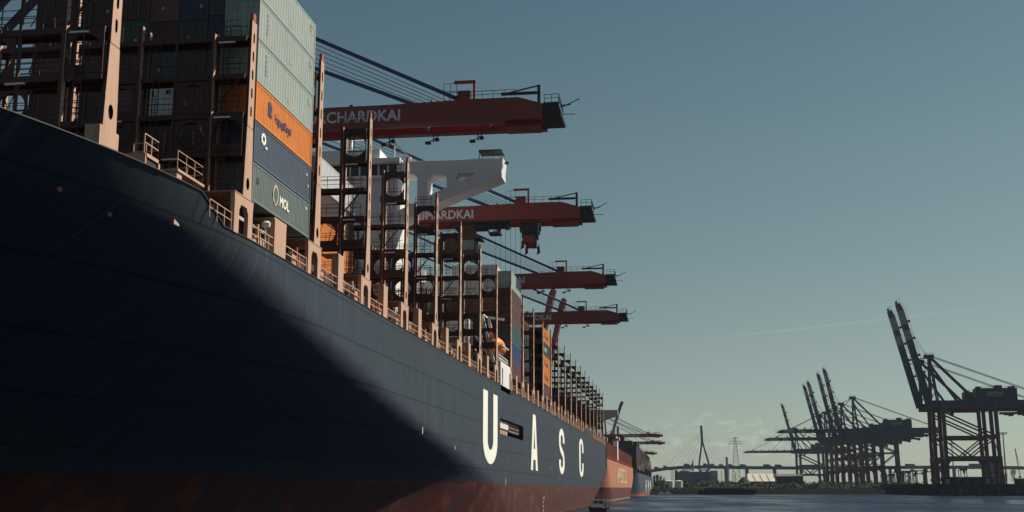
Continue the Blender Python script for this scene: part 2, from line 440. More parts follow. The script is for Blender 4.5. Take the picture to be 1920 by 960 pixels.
def interp(x, tab):
    if x <= tab[0][0]: return tab[0][1]
    for (a, va), (b_, vb) in zip(tab, tab[1:]):
        if x <= b_:
            t = (x - a) / (b_ - a); return va + (vb - va) * t
    return tab[-1][1]
YF = [(-8, 212), (1, 177), (3.5, 158), (6, 134), (8, 118), (10, 103), (13, 85), (16, 73), (18, 70)]
def smooth(x, tab):
    # Catmull-Rom through the table
    n = len(tab)
    if x <= tab[0][0]: return tab[0][1]
    if x >= tab[-1][0]: return tab[-1][1]
    i = max(k for k in range(n - 1) if tab[k][0] <= x)
    (x0, y0), (x1, y1) = tab[i], tab[i + 1]
    d = [(tab[min(n - 1, k + 1)][1] - tab[max(0, k - 1)][1]) / (tab[min(n - 1, k + 1)][0] - tab[max(0, k - 1)][0]) for k in (i, i + 1)]
    h = x1 - x0; t = (x - x0) / h
    return (2 * t ** 3 - 3 * t ** 2 + 1) * y0 + (t ** 3 - 2 * t ** 2 + t) * h * d[0] + (-2 * t ** 3 + 3 * t ** 2) * y1 + (t ** 3 - t ** 2) * h * d[1]
YSTEM = [(-8, 62), (1, 55), (10, 32), (17, 12), (18, 10)]
def half(y, z):
    f = smooth(z, YF); s = smooth(z, YSTEM)
    if y >= f: return 25.5
    if y <= s: return 0.02
    t = (f - y) / (f - s)
    return 25.5 * (1 - t ** smooth(z, ((-8, 1.6), (4, 1.6), (8, 1.66), (12, 1.82), (17, 2.05), (18, 2.05))))
def zbot(y): return -8.0 if y < 336 else -7.0 + (y - 336) * (13.6 / 97.5)
def ztop(y): return 17.3 if y < 65 else (15.95 if y > 68.5 else 17.3 - (y - 65) / 3.5 * 1.35)
ys = [10 + 2.2 * i for i in range(25)] + [65, 66, 67, 68.5] + [70 + 2.5 * i for i in range(44)] + [179, 180.5, 186, 193, 200, 207, 209] + \
     [214 + 8 * i for i in range(15)] + [336, 345, 355, 365, 375, 385, 395, 405, 415, 424.5, 427.5, 432.0, 433.5]
zs = [-8, -6, -4, -3, -2, -1, 0, .7, 1.4, 2.0, 2.6, 3.2, 3.8, 4.4, 5, 5.6, 6.2, 6.8, 7.4, 8.0, 8.6, 9.4, 10.2, 11.0, 11.6, 12.2, 12.8, 13.4, 13.9, 14.4, 14.9, 15.4]
verts = []; cols = len(zs) + 1
for side in (1, -1):
    for y in ys:
        for k in range(cols):
            z = zs[k] if k < len(zs) else ztop(y)
            z = max(z, zbot(y)) if k < len(zs) else z
            verts.append((XC + side * half(y, z), y, z))
ny = len(ys); fs = []
for s_ in (0, 1):
    off = s_ * ny * cols
    for i in range(ny - 1):
        for k in range(cols - 1):
            ym = (ys[i] + ys[i + 1]) / 2; zm = (zs[k] + (zs[k + 1] if k + 1 < len(zs) else 16)) / 2
            if s_ == 0 and 180.5 < ym < 207 and 8.6 < zm < 11: continue                  # boarding recess
            if s_ == 0 and 427.5 < ym < 432 and 8.6 < zm < 15.4: continue                # stern mooring port
            fs.append((off + i * cols + k, off + (i + 1) * cols + k, off + (i + 1) * cols + k + 1, off + i * cols + k + 1))
a = (ny - 1) * cols; b_ = ny * cols + a
fs.append(tuple([a + k for k in range(cols)] + [b_ + k for k in range(cols - 1, -1, -1)]))   # transom
for i in range(ny - 1):                                                                        # bottom
    fs.append((i * cols, (i + 1) * cols, ny * cols + (i + 1) * cols, ny * cols + i * cols))
me = bpy.data.meshes.new('hull'); me.from_pydata(verts, [], fs)
bm = bmesh.new(); bm.from_mesh(me); bmesh.ops.remove_doubles(bm, verts=bm.verts, dist=.001); bmesh.ops.dissolve_degenerate(bm, edges=bm.edges, dist=.001)
bmesh.ops.recalc_face_normals(bm, faces=bm.faces); bm.to_mesh(me); bm.free()
me.materials.append(M['hull']); me.polygons.foreach_set('use_smooth', [True] * len(me.polygons))
hull = link('hull', me, ship, -P0)
md = hull.modifiers.new('edge', 'EDGE_SPLIT'); md.split_angle = R(40)
# deck just inside the plating
mb = MB(); n0 = len(ys); vs_ = []
for y in ys: vs_ += [(XC + half(y, 15.2) - .15, y, 15.2), (XC - half(y, 15.2) + .15, y, 15.2)]
mb.add(vs_, [(2 * i, 2 * i + 1, 2 * i + 3, 2 * i + 2) for i in range(n0 - 1)])
part(mb, 'deck', M['oxide_shade'])
for sd in (1, -1):                                             # gunwale rims
    mb = MB()
    for i in range(ny - 1):
        if ys[i] < 40: continue
        p = Vector((XC + sd * half(ys[i], ztop(ys[i])), ys[i], ztop(ys[i]))); q = Vector((XC + sd * half(ys[i + 1], ztop(ys[i + 1])), ys[i + 1], ztop(ys[i + 1])))
        mb.beam(p, q, .12, .06)
    part(mb, 'gunwale', M['black'])
# recess with its folded gangway
mb = MB()
x0, x1, y0, y1, z0, z1 = XS - 3.2, XS - .02, 180.5, 207, 8.6, 11.0
mb.add([(x0, y0, z0), (x0, y1, z0), (x0, y1, z1), (x0, y0, z1), (x1, y0, z0), (x1, y1, z0), (x1, y1, z1), (x1, y0, z1)],
       [(0, 1, 2, 3), (0, 1, 5, 4), (3, 2, 6, 7), (0, 3, 7, 4), (1, 2, 6, 5)])
rec = part(mb, 'boarding_recess', M['black'])
mb = MB()
for q in range(4): mb.box(XS - 1.0, XS - .5, 181.6 + 2.75 * q, 184.1 + 2.75 * q, 9.65, 10.75)
part(mb, 'raft_locker', M['white'], rec)
mb = MB()
for q in range(4): mb.box(XS - 1.1, XS - .6, 181.8 + 2.7 * q, 183.9 + 2.7 * q, 8.7, 9.4)
part(mb, 'valve_cabinet', M['buff'], rec)
mb = MB(); railing(mb, [(XS - .5, 192.8, 9.6), (XS - .5, 204.5, 9.6)], h=1.1, r=.06, step=1.5, rails=(1, .5, .02))
mb.box(XS - 1.2, XS - .5, 192.8, 204.5, 9.45, 9.6)
part(mb, 'gangway', M['rail'], rec)
mb = MB(); x0, y0, y1, z0, z1 = XS - 3, 427.5, 432, 8.6, 15.4
mb.add([(x0, y0, z0), (x0, y1, z0), (x0, y1, z1), (x0, y0, z1), (x1, y0, z0), (x1, y1, z0), (x1, y1, z1), (x1, y0, z1)],
       [(0, 1, 2, 3), (0, 1, 5, 4), (3, 2, 6, 7), (0, 3, 7, 4), (1, 2, 6, 5)])
part(mb, 'mooring_port', M['black'])
mb = MB(); mb.box(XS - .02, XS + .06, 335.5, 366.5, 16.5, 17.6); nb = part(mb, 'name_board', M['black'])
# letters on the side: outlines in (y, z), 3 cm plates
def stroke_loop(out_pts, in_pts): return out_pts, in_pts
def arc(cy, cz, ry, rz, a0, a1, n=14): return [(cy + ry * math.cos(R(a0 + (a1 - a0) * i / n)), cz + rz * math.sin(R(a0 + (a1 - a0) * i / n))) for i in range(n + 1)]
def ribbon(mb, outer, inner, mi=0):
    for i in range(len(outer) - 1):
        mb.prism([outer[i], outer[i + 1], inner[i + 1], inner[i]], 'x', XS + .004, XS + .035, mi)
ZB, ZT = 3.85, 14.0
def letter(ch, y0, y1):
    mb = MB(); wy = y1 - y0; c = (y0 + y1) / 2; sw_ = wy * .305
    if ch == 'U':
        rz = 3.4
        o_ = [(y0, ZT)] + [(y0, ZB + rz)] + arc(c, ZB + rz, wy / 2, rz, 180, 360, 18) + [(y1, ZT)]
        i_ = [(y0 + sw_, ZT)] + [(y0 + sw_, ZB + rz)] + arc(c, ZB + rz, wy / 2 - sw_, rz * .42, 180, 360, 18) + [(y1 - sw_, ZT)]
        ribbon(mb, o_, i_)
    elif ch == 'A':
        t = wy * .19
        for sgn in (-1, 1):
            mb.prism([(c + sgn * wy / 2, ZB), (c + sgn * t, ZT), (c, ZT), (c, ZT - 2.2), (c + sgn * (wy / 2 - sw_ * .95), ZB)][::1], 'x', XS + .004, XS + .035)
        mb.prism([(c - wy * .26, ZB + 1.9), (c + wy * .26, ZB + 1.9), (c + wy * .2, ZB + 3.9), (c - wy * .2, ZB + 3.9)], 'x', XS + .0045, XS + .0355)
    elif ch == 'C':
        rz = 2.6
        o_ = arc(c, ZT - rz, wy / 2, rz, 0, 180, 16) + arc(c, ZB + rz, wy / 2, rz, 180, 360, 16)
        i_ = arc(c, ZT - rz, wy / 2 - sw_, rz * .55, 0, 180, 16) + arc(c, ZB + rz, wy / 2 - sw_, rz * .55, 180, 360, 16)
        o_ = [(y1, ZT - rz - 1.1)] + o_ + [(y1, ZB + rz + 1.1)]; i_ = [(y1 - sw_, ZT - rz - 1.1)] + i_ + [(y1 - sw_, ZB + rz + 1.1)]
        ribbon(mb, o_, i_)
    else:                                     # S
        rz = 2.55; zm = (ZT + ZB) / 2
        cen = [(y1 - sw_ / 2, ZT - rz - .6)] + arc(c, ZT - rz, wy / 2 - sw_ / 2, rz - .7, 0, 180, 14) + [(y0 + sw_ / 2, ZT - rz - .9), (y0 + sw_ * .85, ZT - rz - 1.9), (c, zm), (y1 - sw_ * .85, ZB + rz + 1.9), (y1 - sw_ / 2, ZB + rz + .9)] + \
              [(p, q) for p, q in arc(c, ZB + rz, wy / 2 - sw_ / 2, rz - .7, 0, -180, 14)] + [(y0 + sw_ / 2, ZB + rz + .6)]
        o_ = []; i_ = []
        for k, (p, q) in enumerate(cen):
            a_ = cen[max(0, k - 1)]; b2 = cen[min(len(cen) - 1, k + 1)]
            d = Vector((b2[0] - a_[0], b2[1] - a_[1])).normalized()
            hy, hz = sw_ / 2, .7
            o_.append((p - d.y * hy, q + d.x * hz)); i_.append((p + d.y * hy, q - d.x * hz))
        ribbon(mb, o_, i_)
    mb.v = [(x_ - XS + XC + half(y_, z_), y_, z_) for x_, y_, z_ in mb.v]
    part(mb, 'hull_letter', M['letter'])
letter('U', 164.6, 177.6); letter('A', 217.2, 227.6); letter('S', 267.0, 279.2); letter('C', 319.0, 332.0)
# draught marks and small scuppers on the plating
for y, z, h in ((186, 1.0, 1.7), (238, -1.6, 1.3), (250, 4.6, .5), (144, 5.0, .7), (125.5, 6.0, 1.2), (300, 3.3, .5), (268, 2.8, .6)):
    mb = MB(); mb.box(XS + .004, XS + .03, y, y + .25, z, z + h * .6); part(mb, 'draught_mark' if z < 2 else 'scupper_plate', M['greyletter'])
for z in range(5):
    mb = MB(); mb.box(XS + .004, XS + .03, 236, 236.4, -4.6 + z * .8, -4.2 + z * .8); part(mb, 'draught_mark', M['letter'])

# lashing bridges
LV = [18.9, 21.5, 24.1, 26.7, 29.3, 32.2]
def outer_post(y, top, x=XS, base=18.5, low=23.2):
    """tall plate post with oval slots: front plate strips, side plates, dark back"""
    mb = MB()
    def wd(z): return 1.5 - (z - base) * .09 if z < low else max(.80, 1.02 - (z - low) * .022)
    D = .20
    slots = []; z = low + .7
    n_s = 6 if top > 32 else 5; pitch = (top - low - 1.0) / n_s
    for k in range(n_s): slots.append((low + .75 + k * pitch, low + .75 + k * pitch + pitch * .58))
    def cs(z): return y + .22 - wd(z) / 2, y + .22 + wd(z) / 2
    zz = [base, low - .05, low + .03, top]
    # side plates and back plate; forward plate and back darkened as painted shade
    for a_, b2 in ((base, low), (low + .05, top)):
        (p0, q0), (p1, q1) = cs(a_), cs(b2 - .001)
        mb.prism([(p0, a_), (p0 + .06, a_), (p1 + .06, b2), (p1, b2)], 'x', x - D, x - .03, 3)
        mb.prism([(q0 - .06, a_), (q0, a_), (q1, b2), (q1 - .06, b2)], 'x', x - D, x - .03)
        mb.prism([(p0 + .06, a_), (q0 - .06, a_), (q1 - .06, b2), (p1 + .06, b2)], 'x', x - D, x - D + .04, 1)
    def plate(a_, b2):
        (p0, q0), (p1, q1) = cs(a_ + .001), cs(b2 - .001)
        mb.prism([(p0, a_), (q0, a_), (q1, b2), (p1, b2)], 'x', x - .03, x)
    # lower plate with a round manhole
    cy = y + .22; cz = base + .95; rh = .36; n = 16
    (p0, q0), (p1, q1) = cs(base), cs(base + 1.9)
    inn = [(cy + rh * .8 * math.cos(2 * math.pi * i / n + .01), cz + rh * 1.15 * math.sin(2 * math.pi * i / n + .01)) for i in range(n)]
    outp = []
    for i in range(n):
        t = 2 * math.pi * i / n + .01; dy, dz = math.cos(t), math.sin(t)
        hw = (wd(cz)) / 2 - .02; k = min(hw / abs(dy) if abs(dy) > 1e-6 else 9, .95 / abs(dz) if abs(dz) > 1e-6 else 9)
        outp.append((cy + dy * k, cz + dz * k))
    for i in range(n):
        j = (i + 1) % n; mb.prism([inn[i], outp[i], outp[j], inn[j]], 'x', x - .03, x)
    mb.prism([(p0, base), (cy - wd(cz) / 2 + .02, cz - .95), (cy - wd(cz) / 2 + .02, cz + .95), (p1, base + 1.9)], 'x', x - .03, x)
    mb.prism([(q0, base), (cy + wd(cz) / 2 - .02, cz - .95), (cy + wd(cz) / 2 - .02, cz + .95), (q1, base + 1.9)], 'x', x - .03, x)
    for sy in (-1, 1):
        for sz in (-1, 1):
            ed = cy + sy * (wd(cz) / 2 - .02)
            mb.prism([(ed, cz + sz * .95), (ed - sy * .42, cz + sz * .95), (ed, cz + sz * .55)], 'x', x - .03, x - .001)
    plate(base + 1.9, low)
    # slotted upper plate
    zprev = low + .05
    for a_, b2 in slots:
        plate(zprev, a_); e = .13
        (p0, q0), (p1, q1) = cs(a_ + .01), cs(b2)
        hw = .14
        for zlo, zhi, k0, k1 in ((a_, a_ + e, .35, 1), (a_ + e, b2 - e, 1, 1), (b2 - e, b2, 1, .35)):
            (u0, v0), (u1, v1) = cs(zlo + .001), cs(zhi)
            mb.prism([(u0, zlo), (cy - hw * k0, zlo), (cy - hw * k1, zhi), (u1, zhi)], 'x', x - .03, x)
            mb.prism([(cy + hw * k0, zlo), (v0, zlo), (v1, zhi), (cy + hw * k1, zhi)], 'x', x - .03, x)
        zprev = b2
    plate(zprev, top)
    mb.box(x - D, x + .01, cy - .30, cy + .18, top, top + .55, 2)      # head fitting
    return mb
def base_frame(y, x=XS):
    mb = MB(); D = .28; zt = 18.45
    mb.box(x - D, x, y - 1.85, y - 1.05, 15.9, zt - .6); mb.box(x - D, x, y + .55, y + 1.35, 15.9, zt - .6)
    mb.prism([(y - 1.85, zt - .6), (y + 1.35, zt - .6), (y + 1.42, zt), (y - 1.92, zt)], 'x', x - D, x)
    for sy, e in ((1, y - 1.05), (-1, y + .55)):
        mb.prism([(e, zt - .6), (e + sy * .3, zt - .6), (e, zt - 1.0)], 'x', x - D, x - .002)
    mb.box(x - 2.2, x + .03, y - 2.0, y + 1.5, zt, zt + .05)
    return mb
def bridge_frame(y, x0, xport, tower_top, inner_top, first=False):
    """the cross-ship frame seen between two bays, y0..y1 thick"""
    mb = MB(); ya, yb = y - .55, y + .55
    xin = x0 - 2.45
    levels = [z for z in LV if z <= tower_top]
    # tower at the ship's side
    for yy in (ya, yb):
        mb.box(xin - .12, xin + .10, yy - .15, yy + .15, 15.3, tower_top + .2); mb.box(xin + .10, xin + .125, yy - .16, yy + .16, 15.3, tower_top + .2, 1)  # sunlit face painted as a buff strip, shaded faces in the dark colour
    for z in levels:
        mb.box(xin, x0 - .22, ya, yb, z - .10, z)
        for yy in (ya, yb): mb.box(xin, x0 - .22, yy - .06, yy + .06, z - .36, z - .10)
    for k, z in enumerate(levels[:-1]):
        z2 = levels[k + 1] - .36
        if k in (4, 1):
            mb.ring_panel(xin + .12, x0 - .22, z, z2, (xin + x0 - .1) / 2, (z + z2) / 2, 1.0, ya - .05, ya, flat_bottom=(z + .45 if k == 1 else None))
        elif k == 2:
            mb.beam((xin, ya, z), (x0 - .6, ya, z2), .1)
    # main frame
    xs_ = [xin - 5.04 * k for k in range(1, 12) if xin - 5.04 * k > xport]
    for k, xx in enumerate(xs_):
        for yy in (ya, yb):
            mb.box(xx - .12, xx + .10, yy - .14, yy + .14, 15.3, inner_top + 1.0); mb.box(xx + .10, xx + .125, yy - .15, yy + .15, 15.3, inner_top + 1.0, 1)  # light and shade in the colour again: buff towards the sun, dark elsewhere
        xm = xx + 2.52; mb.box(xm - .08, xm + .08, ya - .08, ya + .08, 15.3, inner_top)
    for z in [q for q in LV if q <= inner_top]:
        mb.box(xport, xin - .2, ya, yb, z - .1, z)
        for yy in (ya, yb): mb.box(xport, xin - .2, yy - .06, yy + .06, z - .36, z - .1)
    # round windows in plates, different in each field
    rr = random.Random(int(y)); X = xin - .2
    k = 0
    while X - 2.3 > xport and k < 18:
        for li in range(1, 3):
            z, z2 = LV[li], LV[li + 1] - .45
            if z2 <= inner_top and rr.random() < (.75 if li == 1 else .35) :
                mb.ring_panel(X - 2.2, X, z, z2, X - 1.1, (z + z2) / 2, .92, ya - .05, ya, flat_bottom=z + .4 if rr.random() < .4 else None)
        X -= 2.52; k += 1
    # low transverse coaming and ducts
    mb.box(xport, x0 - 1.6, ya - .2, yb + .2, 15.2, 17.2)
    return mb
def bridge_rail(y, x0, xport, tower_top, inner_top, density=1.3):
    mb = MB(); ya, yb = y - .55, y + .55; xin = x0 - 2.45
    for z in [q for q in LV if q <= tower_top]: 
        railing(mb, [(xin, ya, z), (x0 - .6, ya, z)], r=.02, step=.8, rails=(1, .66, .33))
        mb.beam((xin, yb, z + 1.1), (x0 - .6, yb, z + 1.1), .04)
    for z in [q for q in LV if q <= inner_top]:
        railing(mb, [(xport, ya, z), (xin, ya, z)], r=.02, step=density, rails=(1, .66, .33))
        mb.beam((xport, yb, z + 1.1), (xin, yb, z + 1.1), .04)
    rr = random.Random(int(y) * 3)                        # loose lashing rods and turnbuckles
    xx = x0 - 1.3
    for k in range(3):                                     # ladders and pipe runs up the frame
        xl = x0 - 1.2 - 5.04 * k - (0 if k else .3)
        if xl < xport: break
        for e in (-.2, .2): mb.beam((xl + e, ya - .12, 15.6), (xl + e, ya - .12, (tower_top if k == 0 else inner_top) + 1), .05)
        for q in range(22): mb.beam((xl - .2, ya - .12, 16 + .55 * q), (xl + .2, ya - .12, 16 + .55 * q), .04)
        mb.beam((xl - 1.1, yb + .1, 15.6), (xl - 1.1, yb + .1, inner_top), .12)
    for _ in range(60 if density < 2 else 20):
        xx = rr.uniform(max(xport, x0 - 26), x0 - 1); z = rr.choice([q for q in LV if q <= inner_top])
        mb.beam((xx, ya - .1, z + .1), (xx + rr.uniform(-1.2, 1.2), ya - .1, z + rr.uniform(1.0, 2.3)), .04)
    return mb
def tube_lights(y, x0, br_):
    for k, (dx, z) in enumerate(((-1.6, 23.9), (-5, 21.2), (-9, 23.9), (-1.5, 29.0), (-12, 21.2))):
        mb = MB(); mb.box(x0 + dx - .55, x0 + dx + .55, y - .75, y - .62, z - .22, z - .12); part(mb, 'tube_light', M['lamp'], br_)
YB = [71.65 + 15.05 * i for i in range(25)]
for i in range(-1, 24):
    y = 71.65 + 15.05 * i
    x0 = XS if i >= 0 else -29.35
    ttop = 32.2; top = 33.3
    if i == -1: top = 30.9; ttop = 29.3
    if i == 0: top = 30.5; ttop = 29.3
    if i == 23: top = 33; ttop = 32.2
    xport = XP if i >= 0 else -73
    inner = 26.7 if i > 0 else 29.3
    if 7 <= i <= 7: inner = 21.5
    br_ = part(bridge_frame(y, x0, xport, ttop, inner), 'lashing_bridge', [M['oxide_shade'], M['buff']])
    part(outer_post(y, top, x0, base=18.5 if i >= 0 else 18.6), 'outer_post', [M['buff'], M['dark'], M['oxlight'], M['oxide_shade']], br_)  # the two dark slots colour shade into the buff post
    if i >= 0: part(base_frame(y), 'base_frame', M['buff'], br_)
    else:
        mb = MB(); mb.box(x0 - .8, x0 + .02, y - .85, y + 1.25, 17.0, 18.6); part(mb, 'base_block', M['buff'], br_)
    part(bridge_rail(y, x0, max(xport, XC - 14), ttop, inner, 1.3 if i < 8 else 2.6), 'handrail', M['oxide_shade'], br_)
    if i < 6: tube_lights(y, x0, br_)
# bay by bay along the side: pillar, railing, vents
rv = random.Random(11)
for i in range(0, 24):
    y = YB[i]
    if i != 7:
        mb = MB(); py = y + 6.9; wide = 2.4 if i == 0 else 1.5
        mb.box(XS - .6, XS - .01, py - wide / 2, py + wide / 2, 15.95, 18.35 if i == 0 else 18.9)
        mb.box(XS - 1.5, XS - .02, py - wide / 2 - .1, py + wide / 2 + .1, 18.35 if i == 0 else 18.9, 18.5 if i == 0 else 19.02)
        part(mb, 'deck_pillar', M['buff'])
    mb = MB(); railing(mb, [(XS - .12, y + 1.5, 15.95), (XS - .12, y + 13.1, 15.95)], r=.035, step=1.55, rails=(1, .5))
    part(mb, 'deck_railing', M['buff'])
    for k in range(rv.choice((5, 6, 7))):
        yy = y + rv.uniform(1.8, 12.4)
        if abs(yy - (y + 6.9)) < 1.4: continue
        mb = MB(); hh = rv.uniform(.5, 1.15); dx = rv.uniform(.18, .6); ww = rv.uniform(.6, 1.6)
        mb.box(XS - dx - .5, XS - dx, yy, yy + ww, 15.2, 15.95 + hh)
        if rv.random() < .4: mb.tube((XS - dx - .2, yy + .2, 15.9), (XS - dx - .2, yy + .2, 15.9 + hh + .9), .16, 8)
        part(mb, 'deck_locker', M[rv.choice(('buff', 'buff', 'oxlight'))])
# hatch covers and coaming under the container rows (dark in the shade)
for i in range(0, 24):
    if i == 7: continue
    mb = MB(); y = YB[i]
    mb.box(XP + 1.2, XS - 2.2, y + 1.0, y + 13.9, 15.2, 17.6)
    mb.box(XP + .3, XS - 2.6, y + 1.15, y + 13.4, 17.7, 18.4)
    part(mb, 'hatch_cover', M['oxide_shade'])
# forward mooring platforms by the bulwark break
mb = MB()
mb.box(-29.6, -28.5, 63.5, 64.2, 15, 18.1); mb.box(-29.6, -28.5, 66.6, 67.2, 15, 17.9); mb.box(-29.7, -28.4, 63.4, 67.3, 18.1, 18.25)
railing(mb, [(-28.5, 63.5, 18.25), (-28.5, 67.2, 18.25), (-30.5, 67.2, 18.25)], r=.02, step=1.2)
part(mb, 'mooring_platform', M['buff'])
mb = MB(); mb.box(-30.1, -28.9, 60.2, 60.35, 16.9, 18.3); mb.box(-28.95, -28.85, 60.3, 62.0, 16.9, 17.1); mb.box(-28.95, -28.85, 60.3, 62.0, 18.1, 18.3); mb.box(-28.95, -28.85, 61.8, 62.0, 16.9, 18.3)
mb.box(-30.1, -28.95, 60.4, 62.0, 16.9, 18.2, 1)
railing(mb, [(-29.0, 60.2, 18.3), (-29.0, 62.0, 18.3), (-30.5, 62.0, 18.3)], r=.03, step=.9)
part(mb, 'winch_cabin', [M['buff'], M['dark']])
mb = MB(); railing(mb, [(XS - .15, 66.2, 16.0), (XS - .15, 69.7, 15.95)], r=.03, step=1.2); part(mb, 'deck_railing', M['buff'])
mb = MB(); mb.tube((XS - .3, 76.3, 15.9), (XS - .3, 76.3, 17.6), .06, 8); mb.lathe([(.12, 0), (.28, .05), (.34, .3), (.2, .45)], (XS - .3, 76.35, 17.55), 12)
part(mb, 'floodlight', M['lamp'])
for (y, z) in ((50.9, 14.7), (55.0, 15.0), (59.0, 14.6)):                 # fairlead openings in the shaded bow plating
    hx = XC + half(y, z)
    mb = MB(); mb.lathe([(.14, -.05), (.19, 0), (.15, .05)], (0, 0, 0), 14); o = mb.build('fairlead', M['oxlight'], ship, Vector((hx + .02, y, z)) - P0); o.rotation_euler = (0, R(90), R(-20))

# deckhouse: narrow tower with bridge wings on braced brackets
yh0, yh1 = 181.8, 189.5
mb = MB(); mb.box(-63.6, -44.3, yh0, yh1, 15.3, 49.75); mb.box(-63.4, -44.5, yh0 + .5, yh1 - .2, 49.75, 51.7, 1)
for k in range(13): mb.box(-63.5 + 1.575 * k, -63.3 + 1.575 * k + .1, yh0 + .42, yh0 + .56, 49.75, 51.7)
mb.box(-64.2, -43.9, yh0 - .5, yh1, 51.7, 52.6); mb.box(-64.0, -44.0, yh0 - .45, yh0 - .3, 49.3, 49.75); mb.box(-64.0, -44.0, yh0 - .4, yh0, 49.15, 49.3)
mb.box(-60, -47.5, yh0 + .6, yh1 - 1, 52.6, 54.4)
house = part(mb, 'deckhouse', [M['white'], M['glass']])
for lev in range(5):
    for k in range(4):
        mb = MB(); xx = -61.2 + k * 4.7; zz = 45.4 - lev * 3.1
        mb.box(xx, xx + .65, yh0 - .03, yh0 + .1, zz, zz + 1.05); part(mb, 'window', M['glass'], house)
def wing(sg):
    mb = MB(); mx = lambda x: XC + sg * (x - XC)
    P = lambda *pts: [(mx(x), z) for x, z in pts]
    ya, yb = yh0 + .1, yh0 + 4.2
    mb.prism(P((-44.3, 50.0), (-27.5, 49.6), (-27.3, 51.9), (-44.3, 52.0)), 'y', ya, yb)               # upper girder

    # diagonal brace, two uprights and gussets
    mb.prism(P((-27.45, 48.9), (-27.45, 49.58), (-31.6, 49.68), (-44.3, 43.9), (-44.3, 41.7), (-37.5, 45.1)), 'y', ya + .003, yb - .003)
    mb.prism(P((-41.1, 45.3), (-39.5, 46.1), (-39.5, 49.88), (-41.1, 49.92)), 'y', ya + .006, yb - .006)
    mb.prism(P((-36.3, 47.45), (-34.9, 48.1), (-34.9, 49.77), (-36.3, 49.81)), 'y', ya + .006, yb - .006)
    for (xa, za, xb, zb, xc_, zc) in ((-39.5, 49.88, -38.9, 49.86, -39.5, 49.3), (-36.3, 49.8, -36.9, 49.8, -36.3, 49.2), (-41.1, 49.9, -41.7, 49.9, -41.1, 49.3), (-34.9, 49.77, -34.3, 49.75, -34.9, 49.2)):
        mb.prism(P((xa, za), (xb, zb), (xc_, zc)), 'y', ya + .01, yb - .01)
    mb.box(min(mx(-44.3), mx(-27.3)), max(mx(-44.3), mx(-27.3)), ya + .3, yb - .3, 51.99, 52.12)
    return part(mb, 'bridge_wing', M['white'], house)
wing(1); wing(-1)
mb = MB()
mb.box(-31.2, -27.5, yh0 + .2, yh0 + 3.6, 53.35, 53.5)
for xx in (-31.1, -27.6):
    for yy in (yh0 + .3, yh0 + 3.5): mb.beam((xx, yy, 51.9), (xx, yy, 53.4), .09)
for k in range(5): mb.box(-31.2 + .9 * k, -31.1 + .9 * k, yh0 + .15, yh0 + 3.65, 53.25, 53.35)
part(mb, 'wing_canopy', M['black'], house)
mb = MB(); mb.tube((-27.0, yh0 + 1, 51.2), (-26.6, yh0 + 1, 51.6), .28, 10); mb.beam((-27.3, yh0 + 1, 51.3), (-26.9, yh0 + 1, 51.3), .1); part(mb, 'searchlight', M['grey'], house)
mb = MB(); mb.box(-53.2, -52.6, yh0 + 2, yh0 + 2.6, 54.4, 61)
for z, s_ in ((56.5, 2.2), (58.5, 1.6)): mb.box(-52.9 - s_, -52.9 + s_, yh0 + 1.9, yh0 + 2.3, z, z + .25)
part(mb, 'radar_mast', M['white'], house)
mb = MB(); mb.beam((-45.2, yh0 + 1, 52.6), (-45.2, yh0 + 1, 55.6), .22); mb.beam((-45.2, yh0 + 1, 55.4), (-41.8, yh0 + 1, 52.2), .26); mb.beam((-44.8, yh0 + 1, 54.0), (-43.0, yh0 + 1, 52.2), .18)
part(mb, 'signal_mast', M['white'], house)
mb = MB(); mb.prism([(-45.9, 54.6), (-45.2, 54.2), (-45.2, 54.9), (-46.2, 55.6)], 'y', yh0 + .9, yh0 + .93); part(mb, 'flag', M['redband'], house)
mb = MB(); mb.lathe([(.02, 0), (.3, .1), (.4, .4), (.28, .7), (.02, .8)], (-42.6, yh0 + 1, 52.2), 12); part(mb, 'satellite_dome', M['white'], house)
# white screen with dark slot under the lifeboat, and the davit
mb = MB(); mb.box(XS - .5, XS, 180.9, 182.2, 15.2, 19.6); mb.box(XS - .5, XS, 183.4, 191.3, 15.2, 19.6); mb.box(XS - .5, XS, 182.2, 183.4, 18.7, 19.6); mb.box(XS - .5, XS, 182.2, 183.4, 15.2, 16.0)
mb.box(XS - .5, XS - .3, 182.2, 183.4, 16.0, 18.7, 1)
part(mb, 'side_screen', [M['white'], M['dark']])
mb = MB()
for yy in (182.5, 189.5):
    mb.beam((XS - 1.2, yy, 19), (XS - 3.4, yy, 27.6), .45); mb.beam((XS - 3.4, yy, 27.6), (XS - .8, yy, 27.2), .35); mb.beam((XS - 1.0, yy, 19), (XS - 4.5, yy, 24), .3)
mb.beam((XS - 3.4, 182.5, 27.4), (XS - 3.4, 189.5, 27.4), .25); mb.beam((XS - 4.4, 182.5, 19.3), (XS - 4.4, 189.5, 22), .2); mb.beam((XS - 4.4, 189.5, 19.3), (XS - 4.4, 182.5, 22), .2)
railing(mb, [(XS - .4, 181, 19.6), (XS - .4, 191, 19.6)], r=.05, step=1.3)
part(mb, 'lifeboat_davit', M['white'])
mb = MB(); mb.box(-44.2, XS - 6.0, 186.5, 190.5, 15.3, 27.0); part(mb, 'davit_house', M['white'])

